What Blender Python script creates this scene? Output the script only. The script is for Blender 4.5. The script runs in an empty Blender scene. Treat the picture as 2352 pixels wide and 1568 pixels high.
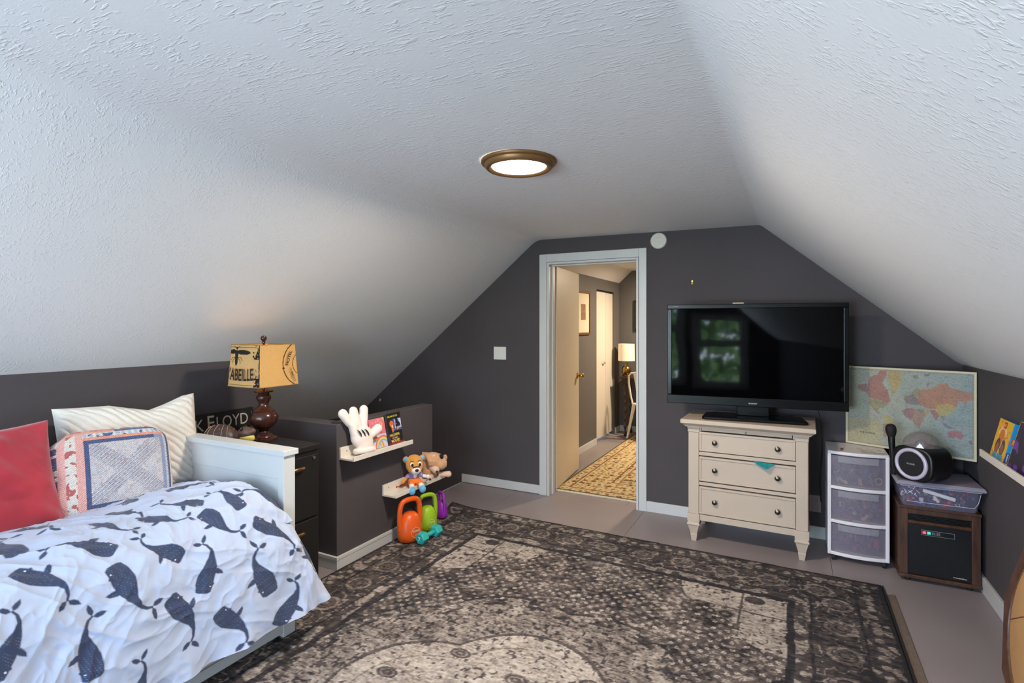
import bpy, bmesh, math, random
import numpy as np
from mathutils import Matrix, Vector, Euler
random.seed(7); rng = np.random.default_rng(7)
SC = bpy.context.scene
COL = SC.collection
PI = math.pi

def lin(c):
    return tuple(((x/255)/12.92 if x/255 <= .04045 else ((x/255+.055)/1.055)**2.4) for x in c)

# ---------------------------------------------------------------- camera
cam_data = bpy.data.cameras.new('camera')
cam = bpy.data.objects.new('camera', cam_data); COL.objects.link(cam)
cam_data.sensor_fit = 'HORIZONTAL'; cam_data.sensor_width = 36.0
cam_data.lens = 36.0*1241/2352
cam_data.shift_y = -36/2352
cam_data.clip_start = .02
cam.location = (0, 0, 1.45)
cam.rotation_euler = (PI/2, 0, math.radians(27.572))
SC.camera = cam
# ---------------------------------------------------------------- colour, world
SC.view_settings.view_transform = 'Standard'; SC.view_settings.look = 'None'
SC.view_settings.gamma = 1; SC.view_settings.use_curve_mapping = False
SC.view_settings.exposure = EXPO = 0.50
SC.cycles.use_denoising = True
SC.cycles.max_bounces = 10; SC.cycles.diffuse_bounces = 6; SC.cycles.transparent_max_bounces = 16
SC.cycles.sample_clamp_indirect = 6
SC.cycles.caustics_reflective = False; SC.cycles.caustics_refractive = False
W = bpy.data.worlds.new('sky_and_ground_glow'); SC.world = W; W.use_nodes = True
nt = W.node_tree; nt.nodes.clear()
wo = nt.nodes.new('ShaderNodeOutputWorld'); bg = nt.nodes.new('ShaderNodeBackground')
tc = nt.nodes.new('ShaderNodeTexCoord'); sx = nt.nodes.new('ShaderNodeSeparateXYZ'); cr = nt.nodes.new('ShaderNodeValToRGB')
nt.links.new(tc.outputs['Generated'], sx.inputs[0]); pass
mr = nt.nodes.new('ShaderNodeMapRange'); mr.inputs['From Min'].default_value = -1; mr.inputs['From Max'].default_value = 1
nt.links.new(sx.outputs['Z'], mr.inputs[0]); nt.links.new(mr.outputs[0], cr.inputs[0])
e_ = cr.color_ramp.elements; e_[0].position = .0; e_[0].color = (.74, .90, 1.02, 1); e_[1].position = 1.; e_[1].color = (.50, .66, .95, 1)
for p_, c_ in ((.49, (.76, .92, 1.04, 1)), (.51, (.66, .82, 1.06, 1))): q_ = e_.new(p_); q_.color = c_  # below the horizon: added ground glow, kept bright to light the ceiling
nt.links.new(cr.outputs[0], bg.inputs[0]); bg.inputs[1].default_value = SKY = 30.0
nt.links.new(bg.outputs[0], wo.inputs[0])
def portal(name, loc, rot, sx_, sy_):
    l = bpy.data.lights.new(name, 'AREA'); l.shape = 'RECTANGLE'; l.size = sx_; l.size_y = sy_
    l.cycles.is_portal = True
    o = bpy.data.objects.new(name, l); COL.objects.link(o); o.location = loc; o.rotation_euler = rot
    return o
YB = -2.7     # inner face of the wall behind the camera
CEIL_W, LAMP_W, HALL_W = 34, 4.5, 56
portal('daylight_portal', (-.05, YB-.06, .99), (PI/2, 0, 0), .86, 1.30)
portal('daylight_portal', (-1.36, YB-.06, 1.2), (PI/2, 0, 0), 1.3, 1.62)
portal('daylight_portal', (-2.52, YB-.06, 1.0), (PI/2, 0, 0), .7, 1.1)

# ---------------------------------------------------------------- materials
MATS = {}
def mat(name, col=(200, 200, 200), rough=.6, metal=0., var=.0, vscale=8., bump=0., bscale=60., attr=False, alpha=1., emit=None,
        es=0., bdist=.002, spec=.5, sheen=0., coat=0., stretch=None, lincol=None):
    if name in MATS: return MATS[name]
    m = bpy.data.materials.new(name); m.use_nodes = True; MATS[name] = m
    n = m.node_tree; b = n.nodes['Principled BSDF']
    c = lincol if lincol else lin(col)
    b.inputs['Base Color'].default_value = (*c, 1); b.inputs['Roughness'].default_value = rough
    b.inputs['Metallic'].default_value = metal; b.inputs['Specular IOR Level'].default_value = spec
    b.inputs['Alpha'].default_value = alpha
    if sheen: b.inputs['Sheen Weight'].default_value = sheen
    if coat: b.inputs['Coat Weight'].default_value = coat
    if emit: b.inputs['Emission Color'].default_value = (*lin(emit), 1); b.inputs['Emission Strength'].default_value = es
    t = n.nodes.new('ShaderNodeTexCoord'); src = t.outputs['Object']
    if stretch:
        mp = n.nodes.new('ShaderNodeMapping'); mp.inputs['Scale'].default_value = stretch; n.links.new(src, mp.inputs[0]); src = mp.outputs[0]
    base = None
    if attr:
        a = n.nodes.new('ShaderNodeVertexColor'); a.layer_name = 'Print'; base = a.outputs['Color']
    if var:
        z = n.nodes.new('ShaderNodeTexNoise'); z.inputs['Scale'].default_value = vscale; z.inputs['Detail'].default_value = 5
        n.links.new(src, z.inputs['Vector'])
        r = n.nodes.new('ShaderNodeMapRange'); r.inputs['From Min'].default_value = .25; r.inputs['From Max'].default_value = .75
        r.inputs['To Min'].default_value = 1-var; r.inputs['To Max'].default_value = 1+var
        n.links.new(z.outputs['Fac'], r.inputs[0])
        mx = n.nodes.new('ShaderNodeVectorMath'); mx.operation = 'SCALE'
        if base is not None: n.links.new(base, mx.inputs[0])
        else: mx.inputs[0].default_value = c
        n.links.new(r.outputs[0], mx.inputs['Scale']); base = mx.outputs[0]
    if base is not None: n.links.new(base, b.inputs['Base Color'])
    if bump:
        z = n.nodes.new('ShaderNodeTexNoise'); z.inputs['Scale'].default_value = bscale; z.inputs['Detail'].default_value = 3
        n.links.new(src, z.inputs['Vector'])
        k = n.nodes.new('ShaderNodeBump'); k.inputs['Strength'].default_value = bump; k.inputs['Distance'].default_value = bdist
        n.links.new(z.outputs['Fac'], k.inputs['Height']); n.links.new(k.outputs[0], b.inputs['Normal'])
    return m

def wood(name, c1, c2, rough=.45, scale=(1, 12, 12), ws=3.):
    if name in MATS: return MATS[name]
    m = mat(name, c1, rough); n = m.node_tree; b = n.nodes['Principled BSDF']
    t = n.nodes.new('ShaderNodeTexCoord'); mp = n.nodes.new('ShaderNodeMapping'); mp.inputs['Scale'].default_value = scale
    z = n.nodes.new('ShaderNodeTexNoise'); z.inputs['Scale'].default_value = ws; z.inputs['Detail'].default_value = 8; z.inputs['Distortion'].default_value = 1.2
    r = n.nodes.new('ShaderNodeValToRGB'); r.color_ramp.elements[0].position = .3; r.color_ramp.elements[1].position = .7
    r.color_ramp.elements[0].color = (*lin(c1), 1); r.color_ramp.elements[1].color = (*lin(c2), 1)
    n.links.new(t.outputs['Object'], mp.inputs[0]); n.links.new(mp.outputs[0], z.inputs['Vector']); n.links.new(z.outputs['Fac'], r.inputs[0])
    n.links.new(r.outputs[0], b.inputs['Base Color'])
    return m

def ceiling_mat():
    m = mat('stippled_ceiling_paint', (230, 231, 232), .62); n = m.node_tree; b = n.nodes['Principled BSDF']
    t = n.nodes.new('ShaderNodeTexCoord')
    # brushed plaster: short raised strokes in three directions, each family living in its own patches
    tot = None
    for k_, (rot, off) in enumerate(((.45, 0.), (-.75, 3.1), (1.5, 7.7))):
        mp = n.nodes.new('ShaderNodeMapping'); mp.inputs['Rotation'].default_value = (rot*.3, rot*.6, rot); mp.inputs['Location'].default_value = (off, off, off); mp.inputs['Scale'].default_value = (24, 105, 84)
        z = n.nodes.new('ShaderNodeTexNoise'); z.inputs['Scale'].default_value = 1.; z.inputs['Detail'].default_value = 1.5; z.inputs['Distortion'].default_value = .35
        n.links.new(t.outputs['Object'], mp.inputs[0]); n.links.new(mp.outputs[0], z.inputs['Vector'])
        r = n.nodes.new('ShaderNodeMapRange'); r.interpolation_type = 'SMOOTHSTEP'; r.inputs['From Min'].default_value = .56; r.inputs['From Max'].default_value = .68; n.links.new(z.outputs['Fac'], r.inputs[0])
        m2 = n.nodes.new('ShaderNodeMapping'); m2.inputs['Location'].default_value = (off*2, off, -off); z2 = n.nodes.new('ShaderNodeTexNoise'); z2.inputs['Scale'].default_value = 7; z2.inputs['Detail'].default_value = 2
        n.links.new(t.outputs['Object'], m2.inputs[0]); n.links.new(m2.outputs[0], z2.inputs['Vector'])
        r2 = n.nodes.new('ShaderNodeMapRange'); r2.interpolation_type = 'SMOOTHSTEP'; r2.inputs['From Min'].default_value = .44; r2.inputs['From Max'].default_value = .58; n.links.new(z2.outputs['Fac'], r2.inputs[0])
        p = n.nodes.new('ShaderNodeMath'); p.operation = 'MULTIPLY'; n.links.new(r.outputs[0], p.inputs[0]); n.links.new(r2.outputs[0], p.inputs[1])
        if tot is None: tot = p
        else:
            a = n.nodes.new('ShaderNodeMath'); a.operation = 'ADD'; n.links.new(tot.outputs[0], a.inputs[0]); n.links.new(p.outputs[0], a.inputs[1]); tot = a
    z3 = n.nodes.new('ShaderNodeTexNoise'); z3.inputs['Scale'].default_value = 80; z3.inputs['Detail'].default_value = 3
    n.links.new(t.outputs['Object'], z3.inputs['Vector'])
    ad = n.nodes.new('ShaderNodeMath'); ad.operation = 'MULTIPLY_ADD'; ad.inputs[1].default_value = .35
    n.links.new(z3.outputs['Fac'], ad.inputs[0]); n.links.new(tot.outputs[0], ad.inputs[2])
    k = n.nodes.new('ShaderNodeBump'); k.inputs['Strength'].default_value = .34; k.inputs['Distance'].default_value = .0026
    n.links.new(ad.outputs[0], k.inputs['Height']); n.links.new(k.outputs[0], b.inputs['Normal'])
    return m

# ---------------------------------------------------------------- mesh helpers
class MB:
    def __init__(s): s.v = []; s.f = []; s.mi = []
    def add(s, vs, fs, M=None, mi=0):
        o = len(s.v)
        s.v += [tuple(M @ Vector(p)) for p in vs] if M is not None else [tuple(p) for p in vs]
        s.f += [tuple(i+o for i in f) for f in fs]; s.mi += [mi]*len(fs); return s
    def box(s, x0, x1, y0, y1, z0, z1, M=None, mi=0):
        x0, x1 = min(x0, x1), max(x0, x1); y0, y1 = min(y0, y1), max(y0, y1); z0, z1 = min(z0, z1), max(z0, z1)
        vs = [(x0, y0, z0), (x1, y0, z0), (x1, y1, z0), (x0, y1, z0), (x0, y0, z1), (x1, y0, z1), (x1, y1, z1), (x0, y1, z1)]
        return s.add(vs, [(3, 2, 1, 0), (4, 5, 6, 7), (0, 1, 5, 4), (1, 2, 6, 5), (2, 3, 7, 6), (3, 0, 4, 7)], M, mi)
    def prism(s, pts, a, b, axis='z', M=None, mi=0):      # pts ccw in the plane; extruded from a to b along axis
        n = len(pts)
        def P(p, t): return {'z': (p[0], p[1], t), 'y': (p[0], t, p[1]), 'x': (t, p[0], p[1])}[axis]
        vs = [P(p, a) for p in pts]+[P(p, b) for p in pts]
        fs = [tuple(range(n-1, -1, -1)), tuple(range(n, 2*n))]+[(i, (i+1) % n, n+(i+1) % n, n+i) for i in range(n)]
        if axis == 'y': fs = [tuple(reversed(f)) for f in fs]
        return s.add(vs, fs, M, mi)
    def lathe(s, prof, n=24, M=None, mi=0, cap=True):      # profile (r,z) bottom to top
        vs = []
        for r, z in prof:
            for k in range(n):
                a = 2*PI*k/n; vs.append((r*math.cos(a), r*math.sin(a), z))
        fs = []
        for j in range(len(prof)-1):
            for k in range(n):
                fs.append((j*n+k, j*n+(k+1) % n, (j+1)*n+(k+1) % n, (j+1)*n+k))
        if cap: fs.append(tuple(range(n-1, -1, -1))); fs.append(tuple((len(prof)-1)*n+k for k in range(n)))
        return s.add(vs, fs, M, mi)
    def frustum(s, secs, M=None, mi=0):                    # list of (hx,hy,z) square sections
        vs = []
        for hx, hy, z in secs: vs += [(-hx, -hy, z), (hx, -hy, z), (hx, hy, z), (-hx, hy, z)]
        fs = [(3, 2, 1, 0)]
        for j in range(len(secs)-1):
            for k in range(4): fs.append((j*4+k, j*4+(k+1) % 4, (j+1)*4+(k+1) % 4, (j+1)*4+k))
        b = (len(secs)-1)*4; fs.append((b, b+1, b+2, b+3)); return s.add(vs, fs, M, mi)
    def tube(s, path, r, n=10, closed=False, mi=0, M=None, flat=1.):
        P = [Vector(p) for p in path]; N = len(P); R = r if isinstance(r, (list, tuple)) else [r]*N
        vs = []; up = Vector((0, 0, 1)); prev = None
        for i in range(N):
            a = P[(i-1) % N] if closed or i > 0 else P[i]; b = P[(i+1) % N] if closed or i < N-1 else P[i]
            d = (b-a).normalized()
            if prev is None:
                x = d.cross(up); x = x.normalized() if x.length > .05 else d.cross(Vector((1, 0, 0))).normalized()
            else:
                x = prev-d*prev.dot(d); x.normalize()
            prev = x; y = d.cross(x)
            for k in range(n):
                t = 2*PI*k/n; vs.append(tuple(P[i]+x*R[i]*math.cos(t)+y*R[i]*flat*math.sin(t)))
        fs = []
        for i in range(N if closed else N-1):
            j = (i+1) % N
            for k in range(n): fs.append((i*n+k, i*n+(k+1) % n, j*n+(k+1) % n, j*n+k))
        if not closed: fs.append(tuple(range(n-1, -1, -1))); fs.append(tuple((N-1)*n+k for k in range(n)))
        return s.add(vs, fs, M, mi)
    def ell(s, c, r, M=None, nu=20, nv=12, mi=0, R=None):
        r = (r, r, r) if not isinstance(r, (tuple, list)) else r
        vs = [(0, 0, -1)]
        for j in range(1, nv):
            p = -PI/2+PI*j/nv
            for k in range(nu): t = 2*PI*k/nu; vs.append((math.cos(p)*math.cos(t), math.cos(p)*math.sin(t), math.sin(p)))
        vs.append((0, 0, 1)); L = len(vs)-1
        fs = [(0, 1+(k+1) % nu, 1+k) for k in range(nu)]
        for j in range(nv-2):
            for k in range(nu): fs.append((1+j*nu+k, 1+j*nu+(k+1) % nu, 1+(j+1)*nu+(k+1) % nu, 1+(j+1)*nu+k))
        fs += [(L, 1+(nv-2)*nu+k, 1+(nv-2)*nu+(k+1) % nu) for k in range(nu)]
        T = Matrix.Translation(c) @ (R.to_4x4() if R is not None else Matrix.Identity(4)) @ Matrix.Diagonal((*r, 1))
        if M is not None: T = M @ T
        return s.add(vs, fs, T, mi)
    def build(s, name, m, parent=None, bevel=0., smooth=False, seg=2, angle=38, voxel=0., sub=0):
        me = bpy.data.meshes.new(name); me.from_pydata(s.v, [], s.f)
        ms = m if isinstance(m, (list, tuple)) else [m]
        for q in ms: me.materials.append(q)
        if len(ms) > 1: me.polygons.foreach_set('material_index', s.mi)
        me.update(); o = bpy.data.objects.new(name, me); COL.objects.link(o)
        if parent is not None: o.parent = parent
        if voxel:
            r = o.modifiers.new('merge', 'REMESH'); r.mode = 'VOXEL'; r.voxel_size = voxel; r.use_smooth_shade = True
            q = o.modifiers.new('soft', 'SMOOTH'); q.iterations = 6; q.factor = .5
        if bevel:
            b = o.modifiers.new('edge', 'BEVEL'); b.width = bevel; b.segments = seg; b.limit_method = 'ANGLE'; b.angle_limit = math.radians(35)
        if smooth:
            me.polygons.foreach_set('use_smooth', [True]*len(me.polygons))
            bm = bmesh.new(); bm.from_mesh(me)
            for e in bm.edges:
                if len(e.link_faces) == 2 and e.calc_face_angle(0) > math.radians(angle): e.smooth = False
            bm.to_mesh(me); bm.free()
        if sub:
            q = o.modifiers.new('sub', 'SUBSURF'); q.levels = sub; q.render_levels = sub
        return o

def tag(o, label=None, cat=None, group=None, kind=None):
    if label: o['label'] = label
    if cat: o['category'] = cat
    if group: o['group'] = group
    if kind: o['kind'] = kind
    return o
def thing(name, label, cat, loc=(0, 0, 0), rz=0., group=None, rot=None):
    o = bpy.data.objects.new(name, None); COL.objects.link(o); o.empty_display_size = .05
    o.location = loc; o.rotation_euler = rot if rot else (0, 0, rz)
    return tag(o, label, cat, group)
def struct(o, label=None): return tag(o, label, None, None, 'structure')

def B(name, m, parent, *bx, bevel=0., M=None, **k):
    q = MB()
    for b in bx: q.box(*b, M=M)
    return q.build(name, m, parent, bevel=bevel, **k)

_vf = {}
def text(name, body, m, parent, M, height=None, width=None, ext=.0006, shear=0., spacing=1., align='CENTER', bold=0., label=None, arc=None):
    """flat lettering as a thin mesh; local x = reading direction, y = up, z = out of the face"""
    c = bpy.data.curves.new(name, 'FONT'); c.body = body; c.size = 1; c.align_x = align; c.align_y = 'CENTER'; c.shear = shear
    c.space_character = spacing; c.offset = bold; c.resolution_u = 3; c.extrude = 0
    t = bpy.data.objects.new(name, c); COL.objects.link(t)
    dg = bpy.context.evaluated_depsgraph_get(); me = bpy.data.meshes.new_from_object(t.evaluated_get(dg))
    bpy.data.objects.remove(t); bpy.data.curves.remove(c)
    co = np.empty(len(me.vertices)*3); me.vertices.foreach_get('co', co); co = co.reshape(-1, 3)
    if align == 'CENTER': co[:, :2] -= (co[:, :2].max(0)+co[:, :2].min(0))/2
    w, h = np.ptp(co[:, 0]), np.ptp(co[:, 1])
    sy = height/h if height else width/w; sx_ = width/w if width else sy
    co[:, 0] *= sx_; co[:, 1] *= sy
    if arc:   # bend along a circle of radius arc (positive: smile), about the text centre
        x, y = co[:, 0].copy(), co[:, 1].copy(); a = x/abs(arc)
        if arc > 0: co[:, 0] = (arc-y)*np.sin(a); co[:, 1] = arc-(arc-y)*np.cos(a)
        else: co[:, 0] = (-arc+y)*np.sin(a); co[:, 1] = arc+(-arc+y)*np.cos(a)
    co[:, 2] = ext
    me.vertices.foreach_set('co', co.ravel()); me.materials.clear(); me.materials.append(m); me.transform(M); me.update()
    o = bpy.data.objects.new(name, me); COL.objects.link(o); o.parent = parent
    if label: o['label'] = label
    return o

# value noise and painting on grids
def vnoise(x, y, sc, seed=0, octv=3):
    out = 0; amp = 1; tot = 0
    for k in range(octv):
        g = np.random.default_rng(seed*131+k).random((257, 257))
        X = x*sc*2**k+37.3*k; Y = y*sc*2**k+11.7*k
        i = np.floor(X).astype(int); j = np.floor(Y).astype(int); fx = X-i; fy = Y-j
        fx = fx*fx*(3-2*fx); fy = fy*fy*(3-2*fy)
        a = g[i % 256, j % 256]; b = g[(i+1) % 256, j % 256]; c = g[i % 256, (j+1) % 256]; d = g[(i+1) % 256, (j+1) % 256]
        out = out+amp*((a*(1-fx)+b*fx)*(1-fy)+(c*(1-fx)+d*fx)*fy); tot += amp; amp *= .5
    return out/tot
def inpoly(x, y, P):
    r = np.zeros(x.shape, bool); n = len(P); xs = [p[0] for p in P]; ys = [p[1] for p in P]
    bb = (x >= min(xs)) & (x <= max(xs)) & (y >= min(ys)) & (y <= max(ys))
    X = x[bb]; Y = y[bb]; q = np.zeros(X.shape, bool)
    for i in range(n):
        x0, y0 = P[i]; x1, y1 = P[(i+1) % n]
        if y0 == y1: continue
        c = ((y0 > Y) != (y1 > Y)) & (X < (x1-x0)*(Y-y0)/(y1-y0)+x0); q ^= c
    r[bb] = q; return r
def segdist(x, y, a, b):
    dx, dy = b[0]-a[0], b[1]-a[1]; t = np.clip(((x-a[0])*dx+(y-a[1])*dy)/(dx*dx+dy*dy+1e-12), 0, 1)
    return np.hypot(x-a[0]-t*dx, y-a[1]-t*dy)
def gridmesh(name, P, colr, m, parent, smooth=True, closed_back=None):
    """P (nu,nv,3) points, colr (nu,nv,3) linear colours -> one mesh with a Print colour attribute"""
    nu, nv = P.shape[:2]; me = bpy.data.meshes.new(name)
    idx = np.arange(nu*nv).reshape(nu, nv)
    q = np.stack([idx[:-1, :-1], idx[1:, :-1], idx[1:, 1:], idx[:-1, 1:]], -1).reshape(-1, 4)
    me.vertices.add(nu*nv); me.vertices.foreach_set('co', P.reshape(-1).astype(np.float32))
    me.loops.add(q.size); me.loops.foreach_set('vertex_index', q.ravel().astype(np.int32))
    me.polygons.add(len(q)); me.polygons.foreach_set('loop_start', (np.arange(len(q))*4).astype(np.int32))
    me.update(calc_edges=True); me.validate()
    if smooth: me.polygons.foreach_set('use_smooth', [True]*len(q))
    if colr is not None:
        a = me.color_attributes.new('Print', 'FLOAT_COLOR', 'POINT'); c = np.ones((nu*nv, 4), np.float32); c[:, :3] = colr.reshape(-1, 3)
        a.data.foreach_set('color', c.ravel())
    me.materials.append(m); me.update()
    o = bpy.data.objects.new(name, me); COL.objects.link(o); o.parent = parent; return o
def panel_print(name, w, h, step, fn, m, parent, M, label=None):
    nx, ny = max(2, int(w/step)+1), max(2, int(h/step)+1)
    x, y = np.meshgrid(np.linspace(0, w, nx), np.linspace(0, h, ny), indexing='ij')
    c = fn(x, y); P = np.stack([x-w/2, y-h/2, np.zeros_like(x)], -1)
    R = np.array(M.to_3x3()); P = P @ R.T+np.array(M.translation)
    o = gridmesh(name, P, c, m, parent, smooth=False)
    if label: o['label'] = label
    return o
def fill(c, mask, rgb): c[mask] = lin(rgb)
def face(o, xdir, ydir):     # matrix: local x->xdir, y->ydir, z->their cross, at o
    x = Vector(xdir).normalized(); y = Vector(ydir).normalized(); z = x.cross(y)
    return Matrix(((x.x, y.x, z.x, o[0]), (x.y, y.y, z.y, o[1]), (x.z, y.z, z.z, o[2]), (0, 0, 0, 1)))
# ================================================================ SETTING
GY = 4.24                                   # inner face of the gable wall
def zt(x):                                  # inner ceiling height across the room
    if x < -1.976: return 2.19-.815*(-1.976-x)
    if x > -.215: return 2.171-.854*(x+.215)
    return 2.19-(x+1.976)/1.761*.019
wallm = mat('charcoal_wall_paint', (81, 76, 78), .85, spec=.2, var=.05, vscale=3, bump=.12, bscale=220, bdist=.001)
ceilm = ceiling_mat()
trimm = mat('white_trim_paint', (202, 202, 200), .4, var=.03, vscale=4)
floorm = mat('grey_floor_paint', (142, 132, 132), .42, var=.07, vscale=2.2, bump=.08, bscale=90)
groovem = mat('dark_joint', (58, 52, 50), .8)
def col_prism(mb, x0, x1, y0, y1, zb=0., over=.04, zf=zt):
    xs = [x0]+[b for b in (-1.976, -.215) if x0 < b < x1]+[x1]
    pts = [(x0, zb), (x1, zb)]+[(x, zf(x)+over) for x in reversed(xs)]
    mb.prism([(p[0], p[1]) for p in pts], y0, y1, 'y')
# floor: base slab, then painted sheets with hairline joints
fl = MB(); fl.box(-3.3, 1.05, YB-.15, 2.43, -.12, -.012); fl.box(-2.73, 1.05, 2.43, GY, -.12, -.012); fl.box(-2.45, .75, GY, 7.5, -.12, -.012)
floor = struct(fl.build('floor', groovem))
xs = [-3.25, -2.15, -1.04, .2, 1.02]; ys = [YB-.1, -.2, 2.43, GY+.06]
for i in range(4):
    for j in range(3):
        x0, x1 = xs[i], xs[i+1]; y0, y1 = ys[j], ys[j+1]
        if j == 2 and i == 0: x0 = -2.73
        if i == 2 and j == 2: y0 = 2.43
        B('floor_sheet', floorm, floor, (x0+.001, x1-.001, y0+.001, y1-.001, -.012, 0))
for a, b in ((-2.4, -1.2), (-1.2, 0.), (0., .7)): B('floor_sheet', floorm, floor, (a+.001, b-.001, GY+.061, 7.45, -.012, 0))
# walls
w = MB(); w.box(-3.265, -3.155, YB-.1, 2.367, 0, zt(-3.155)+.005); w.box(-3.265, -3.155, 2.367, 2.467, -1.25, zt(-3.155)+.005)
struct(w.build('wall_left', wallm))
w = MB(); w.box(.923, 1.03, YB-.1, GY, 0, 1.26); struct(w.build('wall_right', wallm))
w = MB()
col_prism(w, -4.1, -2.6, GY, GY+.12, -1.25); col_prism(w, -2.6, -1.87, GY, GY+.12)
w.box(-1.87, -1.085, GY, GY+.12, 1.99, 2.26); col_prism(w, -1.085, 1.03, GY, GY+.12)
struct(w.build('wall_back', wallm))
halfw = struct(MB().prism([(-3.155, 2.367), (-2.41, 2.367), (-2.41, 3.327), (-2.51, 3.327), (-2.51, 2.467), (-3.155, 2.467)], 0, .862).build('wall_partition', wallm, bevel=.006))
# stairwell below the opening
w = MB(); w.box(-4.1, -4.0, 2.467, GY, -1.25, .62); w.box(-4.1, -3.2, 2.37, 2.464, -1.25, zt(-3.3)+.1)
w.box(-2.72, -2.62, 2.43, GY, -1.25, -.12); w.box(-3.155, -2.72, 2.367, 2.467, -1.25, 0.)
struct(w.build('wall_stairwell', wallm))
stair = struct(B('floor_stairwell', floorm, None, (-4.1, -2.62, 2.4, GY, -1.3, -1.25)))
for k in range(4): B('stair_tread', floorm, stair, (-4.0, -2.72, 4.2-.26*(k+1), 4.2-.26*k, -.2*(k+1)-.04, -.2*(k+1)))
# wall behind the camera, with three windows
WIN = [(-2.85, -2.2, .45, 1.42), (-2.0, -.72, .4, 2.0), (-.46, .36, .35, 1.62)]
w = MB(); edges = [-3.265]+[v for q in WIN for v in q[:2]]+[1.03]
for i in range(0, 8, 2): col_prism(w, edges[i], edges[i+1], YB-.12, YB)
for x0, x1, z0, z1 in WIN:
    w.box(x0, x1, YB-.12, YB, 0, z0); col_prism(w, x0, x1, YB-.12, YB, z1)
struct(w.build('wall_front', wallm))
glassm = mat('window_glass', (255, 255, 255), .0)
g = glassm.node_tree; g.nodes.clear(); o_ = g.nodes.new('ShaderNodeOutputMaterial'); mx_ = g.nodes.new('ShaderNodeMixShader')
tr_ = g.nodes.new('ShaderNodeBsdfTransparent'); gl_ = g.nodes.new('ShaderNodeBsdfGlossy'); gl_.inputs['Roughness'].default_value = .02
mx_.inputs[0].default_value = .06; g.links.new(tr_.outputs[0], mx_.inputs[1]); g.links.new(gl_.outputs[0], mx_.inputs[2]); g.links.new(mx_.outputs[0], o_.inputs[0])
for k, (x0, x1, z0, z1) in enumerate(WIN):
    f = MB(); t = .05
    for a in ((x0, x0+t, z0, z1), (x1-t, x1, z0, z1), (x0+t, x1-t, z0, z0+t), (x0+t, x1-t, z1-t, z1)): f.box(a[0], a[1], YB-.11, YB-.02, a[2], a[3])
    win = struct(f.build('window_%d' % (k+1), trimm))
    zm = z0+(z1-z0)*.62
    B('sash_rail', trimm, win, (x0+t, x1-t, YB-.09, YB-.04, zm-.025, zm+.025))
    for za, zb in ((z0+t, zm-.025), (zm+.025, z1-t)):
        f = MB(); s_ = .035
        for a in ((x0+t, x0+t+s_, za, zb), (x1-t-s_, x1-t, za, zb), (x0+t+s_, x1-t-s_, za, za+s_), (x0+t+s_, x1-t-s_, zb-s_, zb)): f.box(a[0], a[1], YB-.085, YB-.05, a[2], a[3])
        f.build('sash', trimm, win)
        B('pane', glassm, win, (x0+t+s_, x1-t-s_, YB-.069, YB-.065, za+s_, zb-s_))
    f = MB(); c_ = .07
    for a in ((x0-c_, x0, z0-c_, z1+c_), (x1, x1+c_, z0-c_, z1+c_ if k < 2 else z1-.02), (x0, x1, z0-c_, z0), (x0, x1, z1, z1+(c_ if k < 2 else .03))): f.box(a[0], a[1], YB, YB+.015, a[2], a[3])
    f.build('casing', trimm, win)
# ceiling: one continuous skin with softened creases
prof = [(-4.12, zt(-4.12)), (-2.2, zt(-2.2))]
for k in range(9):
    u = k/8; p0, p1, p2 = (-2.03, zt(-2.03)), (-1.976, 2.19), (-1.92, zt(-1.92)); prof.append(tuple((1-u)**2*p0[i]+2*u*(1-u)*p1[i]+u*u*p2[i] for i in (0, 1)))
prof.append((-.30, zt(-.30)))
for k in range(5):
    u = k/4; p0, p1, p2 = (-.235, zt(-.235)), (-.215, 2.171), (-.195, zt(-.195)); prof.append(tuple((1-u)**2*p0[i]+2*u*(1-u)*p1[i]+u*u*p2[i] for i in (0, 1)))
prof += [(.885, zt(.885)), (.915, zt(.915)+.006), (1.06, zt(1.0)+.02)]
c = MB(); n = len(prof); ya, yb = YB-.15, GY+.02
c.add([(x, ya, z) for x, z in prof]+[(x, yb, z) for x, z in prof]+[(x, ya, z+.12) for x, z in prof]+[(x, yb, z+.12) for x, z in prof],
      [(i, n+i, n+i+1, i+1) for i in range(n-1)]+[(2*n+i, 2*n+i+1, 3*n+i+1, 3*n+i) for i in range(n-1)]+
      [(i, i+1, 2*n+i+1, 2*n+i) for i in range(n-1)]+[(n+i+1, n+i, 3*n+i, 3*n+i+1) for i in range(n-1)]+[(0, 2*n, 3*n, n), (n-1, 2*n-1, 4*n-1, 3*n-1)])
struct(c.build('ceiling', ceilm, smooth=True, angle=60))
# baseboards
def bb(name, *bx): return struct(B(name, trimm, None, *bx, bevel=.003))
bb('baseboard_back', (-2.735, -1.94, GY-.014, GY, .004, .078)); bb('baseboard_back', (-1.024, .923, GY-.014, GY, 0, .082))
bb('baseboard_right', (.905, .923, YB, GY-.014, 0, .086))
bb('baseboard_left', (-3.155, -3.14, YB, 1.95, 0, .08))
q = MB(); q.box(-3.14, -2.395, 2.352, 2.367, 0, .078); q.box(-2.41, -2.395, 2.367, 3.327, 0, .078); q.box(-3.138, -2.3925, 2.349, 2.366, .060, .0795); q.box(-2.409, -2.3925, 2.366, 3.329, .060, .0795)
q.box(-2.51, -2.395, 3.327, 3.339, 0, .078)
struct(q.build('baseboard_partition', trimm, bevel=.002))
bb('trim_1', (-2.745, -2.732, 3.34, GY, -.06, -.001))
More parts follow.
